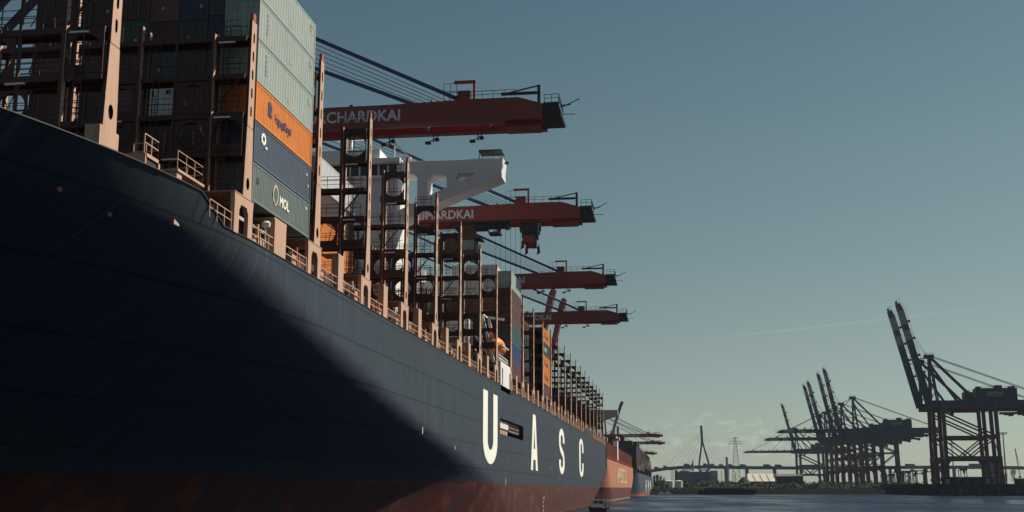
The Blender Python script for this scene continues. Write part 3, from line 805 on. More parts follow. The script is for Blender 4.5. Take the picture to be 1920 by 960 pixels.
# the lifeboat hangs in the davit
lb = thing('lifeboat', 'orange enclosed lifeboat hanging in a white davit beside the navy ship deckhouse', 'lifeboat', sw((XS - 1.6, 186, 21.2)), (-TRIM, 0, 0))
def boat_shell(stations, ring, smooth=True):
    mb = MB(); n = len(ring[0]); vs_ = [p for r_ in ring for p in r_]
    fs = [(a_ * n + i, a_ * n + (i + 1) % n, (a_ + 1) * n + (i + 1) % n, (a_ + 1) * n + i) for a_ in range(len(ring) - 1) for i in range(n)]
    fs += [tuple(range(n - 1, -1, -1)), tuple((len(ring) - 1) * n + i for i in range(n))]
    mb.add(vs_, fs); mb.smooth = smooth; return mb
ring = []; ring2 = []
for k in range(13):
    t = -1 + k / 6; s_ = max(.06, (1 - abs(t) ** 3.0)) ** .6
    ring.append([(1.55 * s_ * math.cos(q), 4.3 * t, 1.0 + (1.15 if math.sin(q) < 0 else .12) * (.35 + .65 * s_) * math.sin(q)) for q in [2 * math.pi * j / 16 for j in range(16)]])
    ring2.append([(1.45 * s_ * math.cos(q), 3.9 * t, 1.12 + (1.55 if math.sin(q) > 0 else .02) * (.2 + .8 * s_) * math.sin(q)) for q in [2 * math.pi * j / 16 for j in range(16)]])
boat_shell(None, ring).build('boat_hull', M['orange'], lb); boat_shell(None, ring2).build('canopy', M['orange'], lb)
mb = MB(); mb.box(-1.62, 1.62, -3.4, 3.4, .98, 1.12); mb.build('fender_strip', M['white'], lb)
mb = MB(); mb.box(-.5, .5, -3.2, -2.3, 2.2, 2.95); mb.build('steering_cupola', M['orange'], lb)

# ------------------------------------------------------------------ containers
ROW = 2.52
def corrugated(mb, L_, W_, H_, reefer=False):
    """walls with trapezoid corrugation on both long sides, plain roof, corrugated front end"""
    z0, z1 = .16, H_ - .12
    if reefer:
        mb.box(-W_ / 2 + .03, W_ / 2 - .03, -L_ / 2 + .06, L_ / 2 - .06, z0, z1 + .06)
        n = 22
        for sx in (-1, 1):
            for k in range(n):
                yy = -L_ / 2 + .5 + k * (L_ - 1.0) / (n - 1); x = sx * (W_ / 2 - .03)
                mb.box(min(x, x + sx * .012), max(x, x + sx * .012), yy - .02, yy + .02, z0 + .05, z1)
        return
    n = 40; p = (L_ - .3) / n; d = .042
    for sx in (-1, 1):
        prof = []
        for k in range(n):
            y = -L_ / 2 + .15 + k * p
            prof += [(0, y), (0, y + p * .32), (d, y + p * .5), (d, y + p * .82)]
        prof.append((0, L_ / 2 - .15)); vs_ = []
        for dx, y in prof:
            for z in (z0, z1): vs_.append((sx * (W_ / 2 - .02 - dx), y, z))
        mb.add(vs_, [(2 * i, 2 * i + 2, 2 * i + 3, 2 * i + 1) for i in range(len(prof) - 1)])
    mb.add([(-W_ / 2 + .05, -L_ / 2 + .05, z1 + .04), (W_ / 2 - .05, -L_ / 2 + .05, z1 + .04), (W_ / 2 - .05, L_ / 2 - .05, z1 + .04), (-W_ / 2 + .05, L_ / 2 - .05, z1 + .04)], [(0, 1, 2, 3)])
    mb.add([(-W_ / 2 + .05, L_ / 2 - .06, z0), (W_ / 2 - .05, L_ / 2 - .06, z0), (W_ / 2 - .05, L_ / 2 - .06, z1), (-W_ / 2 + .05, L_ / 2 - .06, z1)], [(0, 1, 2, 3)])
    mb.add([(-W_ / 2 + .05, -L_ / 2 + .05, z0), (W_ / 2 - .05, -L_ / 2 + .05, z0), (W_ / 2 - .05, L_ / 2 - .05, z0), (-W_ / 2 + .05, L_ / 2 - .05, z0)], [(0, 1, 2, 3)])
_cm = {}
def cont_meshes(H_, reefer):
    key = (H_, reefer)
    if key in _cm: return _cm[key]
    L_, W_ = 12.19, 2.44
    a_ = MB(); corrugated(a_, L_, W_, H_, reefer)
    f_ = MB()
    for sx in (-1, 1):
        for sy in (-1, 1): f_.box(sx * W_ / 2 - (.14 if sx > 0 else 0), sx * W_ / 2 + (.14 if sx < 0 else 0), sy * L_ / 2 - (.15 if sy > 0 else 0), sy * L_ / 2 + (.15 if sy < 0 else 0), 0, H_)
        x = sx * (W_ / 2 - .05)
        f_.box(x - .045, x + .045, -L_ / 2 + .15, L_ / 2 - .15, .02, .17); f_.box(x - .04, x + .04, -L_ / 2 + .15, L_ / 2 - .15, H_ - .13, H_ - .01)
    for sy in (-1, 1):
        y = sy * (L_ / 2 - .06)
        f_.box(-W_ / 2 + .14, W_ / 2 - .14, y - .05, y + .05, .02, .16); f_.box(-W_ / 2 + .14, W_ / 2 - .14, y - .05, y + .05, H_ - .12, H_ - .01)
    ds = []
    for sx in (-1, 1):
        d_ = MB(); d_.box(min(sx * .015, sx * 1.08), max(sx * .015, sx * 1.08), -L_ / 2 + .05, -L_ / 2 + .09, .17, H_ - .13)
        for q in (.35, .75): d_.tube((sx * q, -L_ / 2 + .02, .1), (sx * q, -L_ / 2 + .02, H_ - .1), .028, 6)
        for zz in (.55, H_ * .5, H_ - .6): d_.box(min(sx * .05, sx * 1.05), max(sx * .05, sx * 1.05), -L_ / 2 + .03, -L_ / 2 + .05, zz - .03, zz + .03)
        ds.append(d_)
    mats = [CM['brown']]
    res = []
    for mb, nm in ((a_, 'container_walls'), (f_, 'frame'), (ds[0], 'door'), (ds[1], 'door')):
        o = mb.build(nm, mats); res.append((nm, o.data)); bpy.data.objects.remove(o)
    _cm[key] = res
    return res
def container(color, H_, base, label, group, reefer=False, rot=(-TRIM, 0, 0), doors=True):
    t = thing('shipping_container', label, 'container', base, rot, group)
    for nm, me_ in cont_meshes(H_, reefer)[:4 if doors else 2]:
        o = link(nm, me_, t)
        o.material_slots[0].link = 'OBJECT'; o.material_slots[0].material = CM[color]
    return t
ORD = ['bottom', 'second', 'third', 'fourth', 'fifth', 'sixth', 'seventh', 'eighth']
NTH = ['outermost', 'second', 'third', 'fourth', 'fifth', 'sixth', 'seventh', 'eighth', 'ninth', 'tenth']
def stow(row, y0, z): return sw((XS - .02 - 1.22 - ROW * row, y0 + 6.095, z))
yb0 = 72.75
# the stack in the sun at the ship's side
GA = 'containers in the sunlit stack nearest the bow'
z = 18.6
near = []
for color, H_, label in (('grey green', 2.62, 'grey green container marked MOL, bottom of the sunlit stack nearest the bow'),
                         ('slate blue', 2.75, 'slate blue container with small white wheel emblem, between grey and orange containers'),
                         ('orange', 2.62, 'bright orange container with blue lettering, under the light grey containers'),
                         ('light grey', 2.88, 'smooth light grey container standing directly on the bright orange one'),
                         ('light grey', 2.88, 'smooth light grey container in the middle of three above the orange one'),
                         ('light grey', 2.88, 'smooth light grey container topmost of the sunlit stack nearest the bow')):
    t = container(color, H_, stow(0, yb0, z), label, GA, reefer=color == 'light grey'); near.append((t, H_)); z += H_ + .06
def side_text(t, s, size, yoff, zoff, material, name='lettering', sx=1.0, bold=.012):
    return text_obj(name, s, size, material, t, (1.225, yoff, zoff), FACE_PX, sx, bold, .004)
def end_text(t, s, size, xoff, zoff, material): return text_obj('end_lettering', s, size, material, t, (xoff, -6.06, zoff), FACE_NY, 1, .004, .004)
# MOL with a round emblem
t = near[0][0]; side_text(t, 'MOL', .98, -.75, .92, M['letter'], bold=.03)
mb = MB()
for i in range(18):
    a_, b2 = 2 * math.pi * i / 18, 2 * math.pi * (i + 1) / 18
    mb.prism([(-1.55 + .55 * math.cos(a_), 1.45 + .72 * math.sin(a_)), (-1.55 + .55 * math.cos(b2), 1.45 + .72 * math.sin(b2)), (-1.55 + .40 * math.cos(b2), 1.45 + .54 * math.sin(b2)), (-1.55 + .40 * math.cos(a_), 1.45 + .54 * math.sin(a_))], 'x', 1.222, 1.228)
mb.build('round_emblem', mat('sand_emblem_paint', (.55, .42, .28)), t)
mb = MB(); mb.prism([(-1.75, .85), (-1.35, .85), (-1.3, 1.5), (-1.5, 1.95), (-1.8, 1.7), (-1.6, 1.3)], 'x', 1.222, 1.228); mb.build('emblem_figure', mat('teal_emblem_paint', (.05, .14, .18)), t)
mb = MB(); mb.box(1.221, 1.226, -5.3, -4.9, 1.35, 1.75); mb.build('side_mark', M['navytext'], t)
side_text(t, '4 0', .3, 5.0, 2.0, M['letter'])
# wheel emblem on the blue one
t = near[1][0]; mb = MB()
for k in range(8):
    a_ = 2 * math.pi * k / 8; mb.prism([(-4.35 + .48 * math.cos(a_ + q), 1.95 + .42 * math.sin(a_ + q)) if j < 2 else (-4.35 + .24 * math.cos(a_ + q), 1.95 + .21 * math.sin(a_ + q)) for j, q in enumerate((-.3, .3, .38, -.38))], 'x', 1.222, 1.228)
for k in range(12):
    a_, b2 = 2 * math.pi * k / 12, 2 * math.pi * (k + 1) / 12
    mb.prism([(-4.35 + .36 * math.cos(a_), 1.95 + .32 * math.sin(a_)), (-4.35 + .36 * math.cos(b2), 1.95 + .32 * math.sin(b2)), (-4.35 + .22 * math.cos(b2), 1.95 + .2 * math.sin(b2)), (-4.35 + .22 * math.cos(a_), 1.95 + .2 * math.sin(a_))], 'x', 1.2215, 1.2275)
mb.box(1.2222, 1.2285, -3.95, -3.6, 1.4, 1.55)
mb.build('wheel_emblem', M['letter'], t)
side_text(t, 'I I I', .25, 4.9, 1.9, M['letter']); mb = MB(); mb.box(1.222, 1.227, 5.3, 5.6, 1.1, 1.3); mb.build('hazard_label', M['yellow'], t)
# Hapag-Lloyd with its block emblem
t = near[2][0]; side_text(t, 'Hapag-Lloyd', .82, -2.35, 1.0, M['navytext'], sx=.86, bold=.02)
mb = MB(); mb.prism([(-3.7, 1.05), (-2.95, 1.0), (-2.95, 1.25), (-3.15, 1.3), (-3.15, 1.85), (-3.3, 2.05), (-3.55, 2.05), (-3.7, 1.85)], 'x', 1.222, 1.228); mb.prism([(-3.12, 1.45), (-2.95, 1.45), (-2.98, 1.9), (-3.12, 1.95)], 'x', 1.2225, 1.2285)
mb.build('block_emblem', M['navytext'], t)
for k in (3, 4, 5):
    t, H_ = near[k]
    for q, ch in enumerate('MAERSK'[:5] if False else 'IIIII'): pass
    mb = MB(); mb.box(1.206, 1.212, .35, .65, .55, .85); mb.build('hazard_label', M['yellow'], t)
    rr = random.Random(k)
    for q in range(5):
        mb = MB(); zz = 2.35 - q * .32; mb.box(1.206, 1.211, -4.6 + .0 * q, -4.6 + rr.uniform(.25, .45), zz - .2, zz); mb.build('code_mark', M['grey'], t)
    for q in range(4):
        mb = MB(); zz = 2.4 - q * .2; mb.box(1.206, 1.211, 4.7, 4.7 + rr.uniform(.3, .8), zz - .07, zz); mb.build('code_mark', M['yellow'] if q == 3 else M['grey'], t)
# the dark bay behind: door ends seen between the lashing bridges
GB = 'containers in the shaded bay behind the first lashing bridges'
rc = random.Random(5)
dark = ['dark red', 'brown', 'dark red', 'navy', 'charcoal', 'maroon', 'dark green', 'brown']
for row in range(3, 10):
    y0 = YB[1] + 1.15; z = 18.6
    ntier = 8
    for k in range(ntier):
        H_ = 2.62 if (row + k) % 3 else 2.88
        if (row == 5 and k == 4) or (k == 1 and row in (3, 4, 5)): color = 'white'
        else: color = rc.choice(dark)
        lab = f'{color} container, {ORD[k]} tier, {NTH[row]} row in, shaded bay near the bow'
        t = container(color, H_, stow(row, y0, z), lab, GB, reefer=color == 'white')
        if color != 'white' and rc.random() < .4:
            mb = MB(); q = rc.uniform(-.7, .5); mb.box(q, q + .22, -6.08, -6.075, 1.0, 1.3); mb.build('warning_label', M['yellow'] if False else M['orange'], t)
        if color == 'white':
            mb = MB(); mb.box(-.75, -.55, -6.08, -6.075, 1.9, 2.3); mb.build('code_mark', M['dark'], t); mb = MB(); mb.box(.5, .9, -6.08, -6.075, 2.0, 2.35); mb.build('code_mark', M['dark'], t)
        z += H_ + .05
z = 18.6
for k, color in enumerate(('orange', 'orange', 'brown', 'white')):
    container(color, 2.88, stow(2, YB[2] + 1.15, z), f'{color} container, {ORD[k]} of the stack glimpsed through round lashing bridge openings', GB, reefer=color == 'white'); z += 2.95
# far left, lower cargo ahead of the first bridge is not loaded; inner rows of the second bay are low
# the block behind the deckhouse
GC = 'containers stacked just behind the white deckhouse'
y0 = YB[8] + 1.0 - .6
ccol = {0: ['maroon', 'deep blue', 'teal', 'maroon', 'maroon', 'light grey'], 1: ['brown', 'dark red', 'charcoal', 'brown', 'rust orange', 'white', 'white']}
for row in range(0, 9):
    z = 18.2; cols_ = ccol.get(row)
    nt_ = 6 if row == 0 else 7
    for k in range(nt_):
        H_ = 2.88 if (cols_ and row == 0) else 2.62
        color = cols_[k] if cols_ else ('white' if k >= 5 else rc.choice(dark))
        if row > 2 and (k < 4 or k == 6 and row in (4, 5)): z += H_ + .05; continue
        if row == 0: lab = f'{color} container, {ORD[k]} of the sunlit stack right behind the white screen'
        else: lab = f'{color} container, {ORD[k]} tier, {NTH[row]} row in, block behind the white deckhouse'
        t = container(color, H_, stow(row, y0, z), lab, GC, reefer=color in ('white', 'light grey'))
        if color == 'white' and row > 0:
            for q in (-.6, .3):
                mb = MB(); mb.box(q, q + .35, -6.08, -6.075, 1.25, 1.45); mb.build('warning_label', M['yellow'], t)
        z += H_ + .05
# one bay without, then the orange stack
GD = 'containers in the sunlit orange stack amidships'
y0 = YB[11] + 1.1
for row in range(0, 3):
    z = 18.6
    for k in range(5):
        H_ = 2.75
        color = ['maroon', 'orange', 'orange', 'dark green', 'orange'][k] if row == 0 else rc.choice(['brown', 'rust orange', 'dark red', 'charcoal', 'brown'])
        lab = f'{color} container, {ORD[k]} of the sunlit orange stack amidships' if row == 0 else f'{color} container, {ORD[k]} tier, {NTH[row]} row in, beside the sunlit orange stack'
        t = container(color, H_, stow(row, y0, z), lab, GD, doors=row > 0)
        if row == 0 and color == 'orange':
            side_text(t, 'Hapag-Lloyd', .9, -2.4, .95, M['navytext'], bold=.03); mb = MB(); mb.box(1.222, 1.228, -4.0, -3.0, .95, 1.95); mb.build('block_emblem', M['navytext'], t)
        if row == 0 and color == 'dark green':
            side_text(t, 'CHINA SHIPPING'[:0] + 'E V E R', 1.1, -4.2, .9, M['letter'], bold=.03)
        z += H_ + .05
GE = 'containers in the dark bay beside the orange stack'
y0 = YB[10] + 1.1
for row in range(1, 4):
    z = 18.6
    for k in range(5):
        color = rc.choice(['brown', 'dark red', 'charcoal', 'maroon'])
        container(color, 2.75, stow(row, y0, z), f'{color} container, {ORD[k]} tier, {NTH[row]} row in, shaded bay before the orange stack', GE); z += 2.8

# ------------------------------------------------------------------ quay cranes on our side (world coordinates)
def text_z(name, s, size, material, parent, loc, sx=1.0, bold=.03, align='LEFT'): return text_obj(name, s, size, material, parent, loc, FACE_NY, sx, bold, .01, align)
def quay_crane(y, label, group, zb=52.75 + 0.0, tip=-17.2, word='BURCHARDKAI', raised=None, trolley=None, detail=True, scale_len=1.0):
    """crane astride the quay; its boom reaches over the ships towards +X. y = near girder's near face"""
    t = thing('quay_crane', label, 'quay crane', (-97, y + 3, 6.6), (0, 0, 0), group)
    O = Vector((-97, y + 3, 6.6))
    def P(mb, name, material, parent=t): return mb.build(name, material, parent, -O if parent is t else (0, 0, 0))
    gw, span = 1.5, 6.4                         # girder width, near face of near girder to far face of far one
    xh = -81.0                                  # boom hinge
    for sgn, dx in ((-1, 0), (1, 0)):
        for xx in (-84, -113):
            yl = y + span / 2 + sgn * 10.5
            mb = MB(); mb.box(xx - 1.0, xx + 1.0, yl - .9, yl + .9, 9.0, zb + 1.5); mb.box(xx - 1.2, xx + 1.2, yl - 3.0, yl + 3.0, 6.75, 9.0)
            P(mb, 'leg', M['boomred'])
    mb = MB()
    for xx in (-84, -113): mb.box(xx - .8, xx + .8, y + span / 2 - 9.6, y + span / 2 + 9.6, zb - 2.2, zb - .2); mb.box(xx - .7, xx + .7, y + span / 2 - 9.6, y + span / 2 + 9.6, 20, 22.0)
    for sgn in (-1, 1):
        yl = y + span / 2 + sgn * 10.5
        mb.box(-112, -85, yl - .7, yl + .7, 20, 22); mb.beam((-84, yl, 23), (-113, yl, zb - 3), .9); mb.box(-112, -85, yl - .6, yl + .6, zb - 1.6, zb)
    P(mb, 'portal_frame', M['boomred'])
    apex = Vector((-86, 0, zb + 31))
    mb = MB()
    for yy in (y + .8, y + span - .8):
        mb.beam((-84, yy - (2.5 if yy < y + 3 else -2.5), zb + 1.5), (apex.x, yy, apex.z), 1.2, 1.0); mb.beam((-113, yy, zb + 2), (apex.x - 1, yy, apex.z - 1), .9)
    mb.box(apex.x - 1.2, apex.x + 1.2, y - .6, y + span + .6, apex.z - .4, apex.z + 1.0)
    P(mb, 'apex_frame', M['bluedark'])
    mb = MB(); mb.box(-128, -112, y - 1.5, y + span + 1.5, zb + 2.8, zb + 8.6); P(mb, 'machinery_house', M['boomred'])
    mb = MB()
    for yy in (y, y + span - gw): mb.box(-146, xh - .2, yy, yy + gw, zb, zb + 2.6)
    P(mb, 'rear_girder', M['boomred'])
    mb = MB()
    for yy in (y + .8, y + span - .8): mb.beam((-145, yy, zb + 2.6), (apex.x, yy, apex.z), .35)
    P(mb, 'backstay', M['blue'])
    # boom: built lying level, then turned up about the hinge if raised
    ang = R(raised) if raised else 0
    RM = Matrix.Rotation(-ang, 3, 'Y')
    H = Vector((xh, 0, zb))
    def B(mb, name, material, parent):
        mb.v = [tuple(H + RM @ (Vector(v) - H)) for v in mb.v]
        return mb.build(name, material, parent, -O if parent is t else (0, 0, 0))
    zt = zb + 2.55
    mb = MB()
    for yy in (y, y + span - gw):
        # side profile: deeper towards the stay heads, tapering at the nose
        mb.prism([(xh, zb), (tip, zb), (tip, zt - .55), (tip - 3.2, zt + .45), (tip - 9, zt + .48), (tip - 20, zt + .2), (xh, zt)], 'y', yy, yy + gw)
    k = xh + 2
    while detail and k < tip - 5: mb.box(k, k + .07, y - .035, y, zb + .12, zt - .05); k += 3.9      # plate stiffeners, flange lip
    mb.box(xh, tip - 1, y - .13, y + .02, zb - .03, zb + .09)
    boom = B(mb, 'boom', M['boomred'], t)
    k = xh + 5
    while k < tip - 6: mb = MB(); mb.box(k, k + .5, y + gw, y + span - gw, zb + .1, zb + .5); B(mb, 'cross_tie', M['boomred'], boom); k += 8.5
    mb = MB(); mb.box(tip - 5.2, tip - .6, y + gw, y + span - gw, zb - .55, zb + .3); mb.box(tip - .8, tip + .002, y + gw, y + span - gw, zb + .2, zt - .6)
    B(mb, 'nose_plate', M['boomred'], boom)
    mb = MB(); k = xh + 2
    while k < tip - 6:                                         # bright edge of the walkway in the gap
        mb.box(k, k + 3.2, y + gw + .01, y + gw + .65, zb + .05, zb + .12); k += 3.6
    B(mb, 'walkway', M['rail'], boom)
    if detail:
        mb = MB()
        railing(mb, [(tip - 12.5, y + .1, zt + .4), (tip - 3.6, y + .1, zt + .48)], r=.035, step=1.5); B(mb, 'boom_railing', M['black'], boom); mb = MB(); railing(mb, [(tip - 12.5, y + span - .1, zt + .4), (tip - 3.6, y + span - .1, zt + .48)], r=.035, step=1.5)
        B(mb, 'boom_railing', M['black'], boom)
        mb = MB()                                               # stay-head box with a little gantry on top
        mb.box(tip - 11.4, tip - 9.7, y + .15, y + 1.3, zt + .2, zt + 1.75); mb.box(tip - 11.9, tip - 9.0, y + .3, y + 1.0, zt + 2.95, zt + 3.2)
        mb.box(tip - 9.35, tip - 9.05, y + .4, y + .8, zt + .4, zt + 3.2)
        B(mb, 'stay_head', M['boomred'], boom)
        mb = MB(); railing(mb, [(tip - 13.2, y + .15, zt + .35), (tip - 13.2, y + .15, zt + .36), (tip - 11.5, y + .15, zt + .4)], h=2.4, r=.03, step=1.0); B(mb, 'ladder_cage', M['black'], boom)
        mb = MB(); mb.box(tip - .75, tip - .35, y + .5, y + .9, zt - .4, zt + 2.2); mb.box(tip - 5.6, tip - .8, y + .55, y + .85, zt + 1.0, zt + 1.35); mb.beam((tip - 5.6, y + .7, zt + 1.1), (tip - .6, y + .7, zt + 2.15), .16)
        B(mb, 'service_jib', M['black'], boom)
        mb = MB(); mb.box(tip, tip + 2.4, y + .2, y + span - .2, zb + .4, zb + .55); mb.prism([(tip, zb + .55), (tip + 2.5, zb + .55), (tip + 2.0, zt - .35), (tip, zt - .4)], 'y', y + .2, y + .35)
        mb.prism([(tip, zb + .55), (tip + 2.5, zb + .55), (tip + 2.0, zt - .35), (tip, zt - .4)], 'y', y + span - .35, y + span - .2)
        for q in range(5): mb.beam((tip + .3 + .45 * q, y + .2, zb + .55), (tip + .3 + .45 * q, y + .2, zt - .3), .12)
        railing(mb, [(tip + .2, y + .25, zt - .4), (tip + 2.1, y + .25, zt - .35), (tip + 2.1, y + span - .25, zt - .35)], r=.035, step=1.1)
        mb.beam((tip + 2.3, y + 1, zb + 1.6), (tip + 4.8, y + 1, zt + .2), .1); mb.beam((tip + 2.3, y + 1, zb + 1.9), (tip + 3.6, y + 1, zb + 2.0), .12); mb.beam((tip + 2.4, y + 1, zb + .7), (tip + 4.2, y + 1, zb + .65), .08)
        B(mb, 'nose_platform', M['black'], boom)
        for xx in (tip - 9.6, tip - 15.8, tip - 22.0):
            mb = MB(); mb.beam((xx, y + span - .3, zb), (xx, y + span - .3, zb - .9), .14); mb.beam((xx + .5, y + span - .3, zb), (xx + .5, y + span - .3, zb - .5), .14)
            mb.box(xx - 1.1, xx - .35, y + span - .7, y + span - .1, zb - 1.15, zb - .85); mb.box(xx + .2, xx + .8, y + span - .7, y + span - .1, zb - .75, zb - .4); mb.beam((xx - .7, y + span - .4, zb - .85), (xx, y + span - .4, zb - .6), .1)
            B(mb, 'floodlight', M['black'], boom)
        mb = MB(); mb.prism([(tip - 26.4, zt + .1), (tip - 25.6, zt + .1), (tip - 25.8, zt + .6), (tip - 26.2, zt + .6)], 'y', y + .5, y + .8); B(mb, 'lifting_lug', M['boomred'], boom)
    sz = 2.15
    if not raised:
        text_z('boom_lettering', word, sz, M['greyletter'], t, Vector((tip - 19.0, y - .02, zb + .55)) - O, sx=.95, bold=.045, align='RIGHT')
    else:
        o = text_z('boom_lettering', word, sz, M['greyletter'], t, (0, 0, 0), bold=.04)
        o.matrix_local = Matrix.Translation(H + RM @ (Vector((xh + 14, y - .02, zb + .55)) - H) - O) @ (RM.to_4x4() @ Matrix.Rotation(R(90), 4, 'X'))
    # forestays: two pipes with thinner ropes between
    if not raised:
        for yy in (y + .75, y + span - .75):
            fa = yy > y + 3; mb = MB(); mb.tube((tip - (15.5 if fa else 11.2), yy, zt + .7), (apex.x, yy, apex.z - (5.5 if fa else 0)), .30, 8); P(mb, 'forestay', M['blue'])
            mb = MB(); mb.tube((tip - 30 + 15, yy + .1, zt + .35), (tip - 30 + 15.01, yy + .1, zt + .9), .12, 6); P(mb, 'stay_post', M['boomred'])
        for q in range(5):
            mb = MB(); yy = y + 1.5 + q * .8; mb.tube((tip - 12.3 - .6 * q, yy, zt + .5), (apex.x, yy, apex.z - .5 - .9 * q), .05, 5); P(mb, 'hoist_rope', M['bluedark'])
    else:
        for yy in (y + .75, y + span - .75):
            a_ = H + RM @ (Vector((xh + 40 * scale_len, yy, zt + .9)) - H); mb = MB(); mb.tube(a_, (apex.x, yy, apex.z), .22, 6); P(mb, 'forestay', M['blue'])
    if trolley:
        X = trolley; yc = y + span / 2
        mb = MB(); mb.box(X - 3.2, X + 2.6, y + gw - .2, y + span - gw + .2, zb - .9, zb + .3); mb.box(X - 2.4, X + 6.5, y + .3, y + span - .3, zb - .35, zb - .05)
        tr = P(mb, 'trolley', M['black'])
        mb = MB(); mb.box(X - 2.6, X + .9, y + .4, y + 3.6, zb - 6.2, zb - 2.2); mb.prism([(X - 6.8, zb - 6.6), (X - 2.6, zb - 6.6), (X - 2.6, zb - 2.0), (X - 4.0, zb - 2.0), (X - 6.8, zb - 3.4)], 'y', y + .8, y + 4.4)
        mb.prism([(X - 3.2, zb - 6.4), (X + 1.3, zb - 5.9), (X + 1.3, zb - 5.6), (X - 3.2, zb - 5.9)], 'y', y + .2, y + 4.0); mb.prism([(X - 3, zb - 2.2), (X + 1.9, zb - 3.2), (X + 1.9, zb - 2.9), (X - 3, zb - 1.9)], 'y', y + .2, y + 4.0)
        for xx in (X - 2.4, X + .6): mb.box(xx, xx + .3, y + 1, y + 1.3, zb - 2.2, zb)
        mb.box(X - 1.8, X + .4, y + 1, y + 3, zb - 2.3, zb)
        cab = P(mb, 'operator_cab', M['oxide_shade'], tr)
        mb = MB(); mb.box(X - 1.9, X + .6, y + .33, y + .4, zb - 5.2, zb - 3.4); P(mb, 'cab_window', M['grey'], cab)
        mb = MB(); mb.box(X + 3.1, X + 5.2, y + 1.2, y + 3.4, zb - 2.2, zb - 1.85)
        for xx in (X + 3.1, X + 4.1, X + 5.1): mb.beam((xx, y + 1.2, zb - .3), (xx, y + 1.2, zb - 2.0), .12)
        mb.beam((X + 3.1, y + 1.2, zb - 1.1), (X + 5.2, y + 1.2, zb - 1.1), .07); mb.beam((X + 1, y + 1.2, zb - 1.6), (X + 3.1, y + 1.2, zb - .4), .14); mb.box(X + 6.2, X + 6.8, y + 1.2, y + 1.8, zb - 1.5, zb - .1)
        P(mb, 'maintenance_basket', M['black'], tr)
        for q in range(6):
            mb = MB(); xx = X + 4.3 + q * .85; mb.tube((xx, y + 2 + .3 * q, zb), (xx, y + 2 + .3 * q, 24), .03, 4); P(mb, 'hoist_rope', M['black'])
        # headblock and spreader with its corner flippers
        S = X + 10.4
        mb = MB(); mb.box(S - 1.6, S + 1.6, yc - 1.6, yc + 1.6, zb - 1.9, zb - .1); mb.tube((S - 1.9, yc, zb - .8), (S + 1.9, yc, zb - .8), .75, 12)
        mb.box(S - 1.4, S + 1.4, yc - 1.2, yc + 1.2, zb - 2.9, zb - 1.9)
        sp_ = P(mb, 'spreader', M['black'], tr)
        mb = MB(); mb.box(S - 1.1, S + 1.1, yc - 1.6, yc + 1.6, zb - 3.7, zb - 2.6); mb.box(S - .9, S + .9, yc - 2.9, yc + 2.9, zb - 4.1, zb - 3.6); P(mb, 'headblock', M['boomred'], tr)
        for dx, dz in ((-1.25, -1.0), (.95, 1.2)):
            for sy in (-1, 1):
                mb = MB(); mb.prism([(S + dx, zb - 4.0), (S + dx + .35, zb - 3.4), (S + dx + .5, zb - 4.9), (S + dx - .1, zb - 5.3), (S + dx, zb - 4.7)], 'y', yc + sy * 2.7 - .25, yc + sy * 2.7 + .25)
                P(mb, 'corner_flipper', M['black'], tr)
    return t
GQ = 'red quay cranes standing behind the moored ships'
quay_crane(149.8, 'red crane with BURCHARDKAI boom, nearest and highest in view above the container stack', GQ)
quay_crane(206.5, 'red crane whose spreader hangs under the boom, second above the navy ship', GQ, zb=52.1, trolley=-36.8)
quay_crane(277, 'red crane with lowered boom, third above the navy ship', GQ, zb=52.2)
quay_crane(335, 'red crane with lowered boom, fourth above the navy ship, lowest before the orange stack', GQ, zb=51.4)
quay_crane(640, 'red crane with raised boom, left of two raised booms behind the orange stack', GQ, raised=77, detail=False, tip=-19, zb=51)
quay_crane(690, 'red crane with raised boom, right of two raised booms behind the orange stack', GQ, raised=77, detail=False, tip=-15.5, zb=50)
quay_crane(1090, 'red crane with lowered boom, highest of the small ones behind the orange hull', GQ, zb=50, tip=-21)
quay_crane(1270, 'red crane with lowered boom, longest reaching of the small ones behind the orange hull', GQ, zb=50, tip=-22)
quay_crane(1330, 'red crane with raised boom, leaning above the far small ones behind the orange hull', GQ, raised=72, zb=50, detail=False, tip=-30)
quay_crane(1510, 'red crane with lowered boom, lowest of the small ones behind the orange hull', GQ, zb=46, tip=-36)

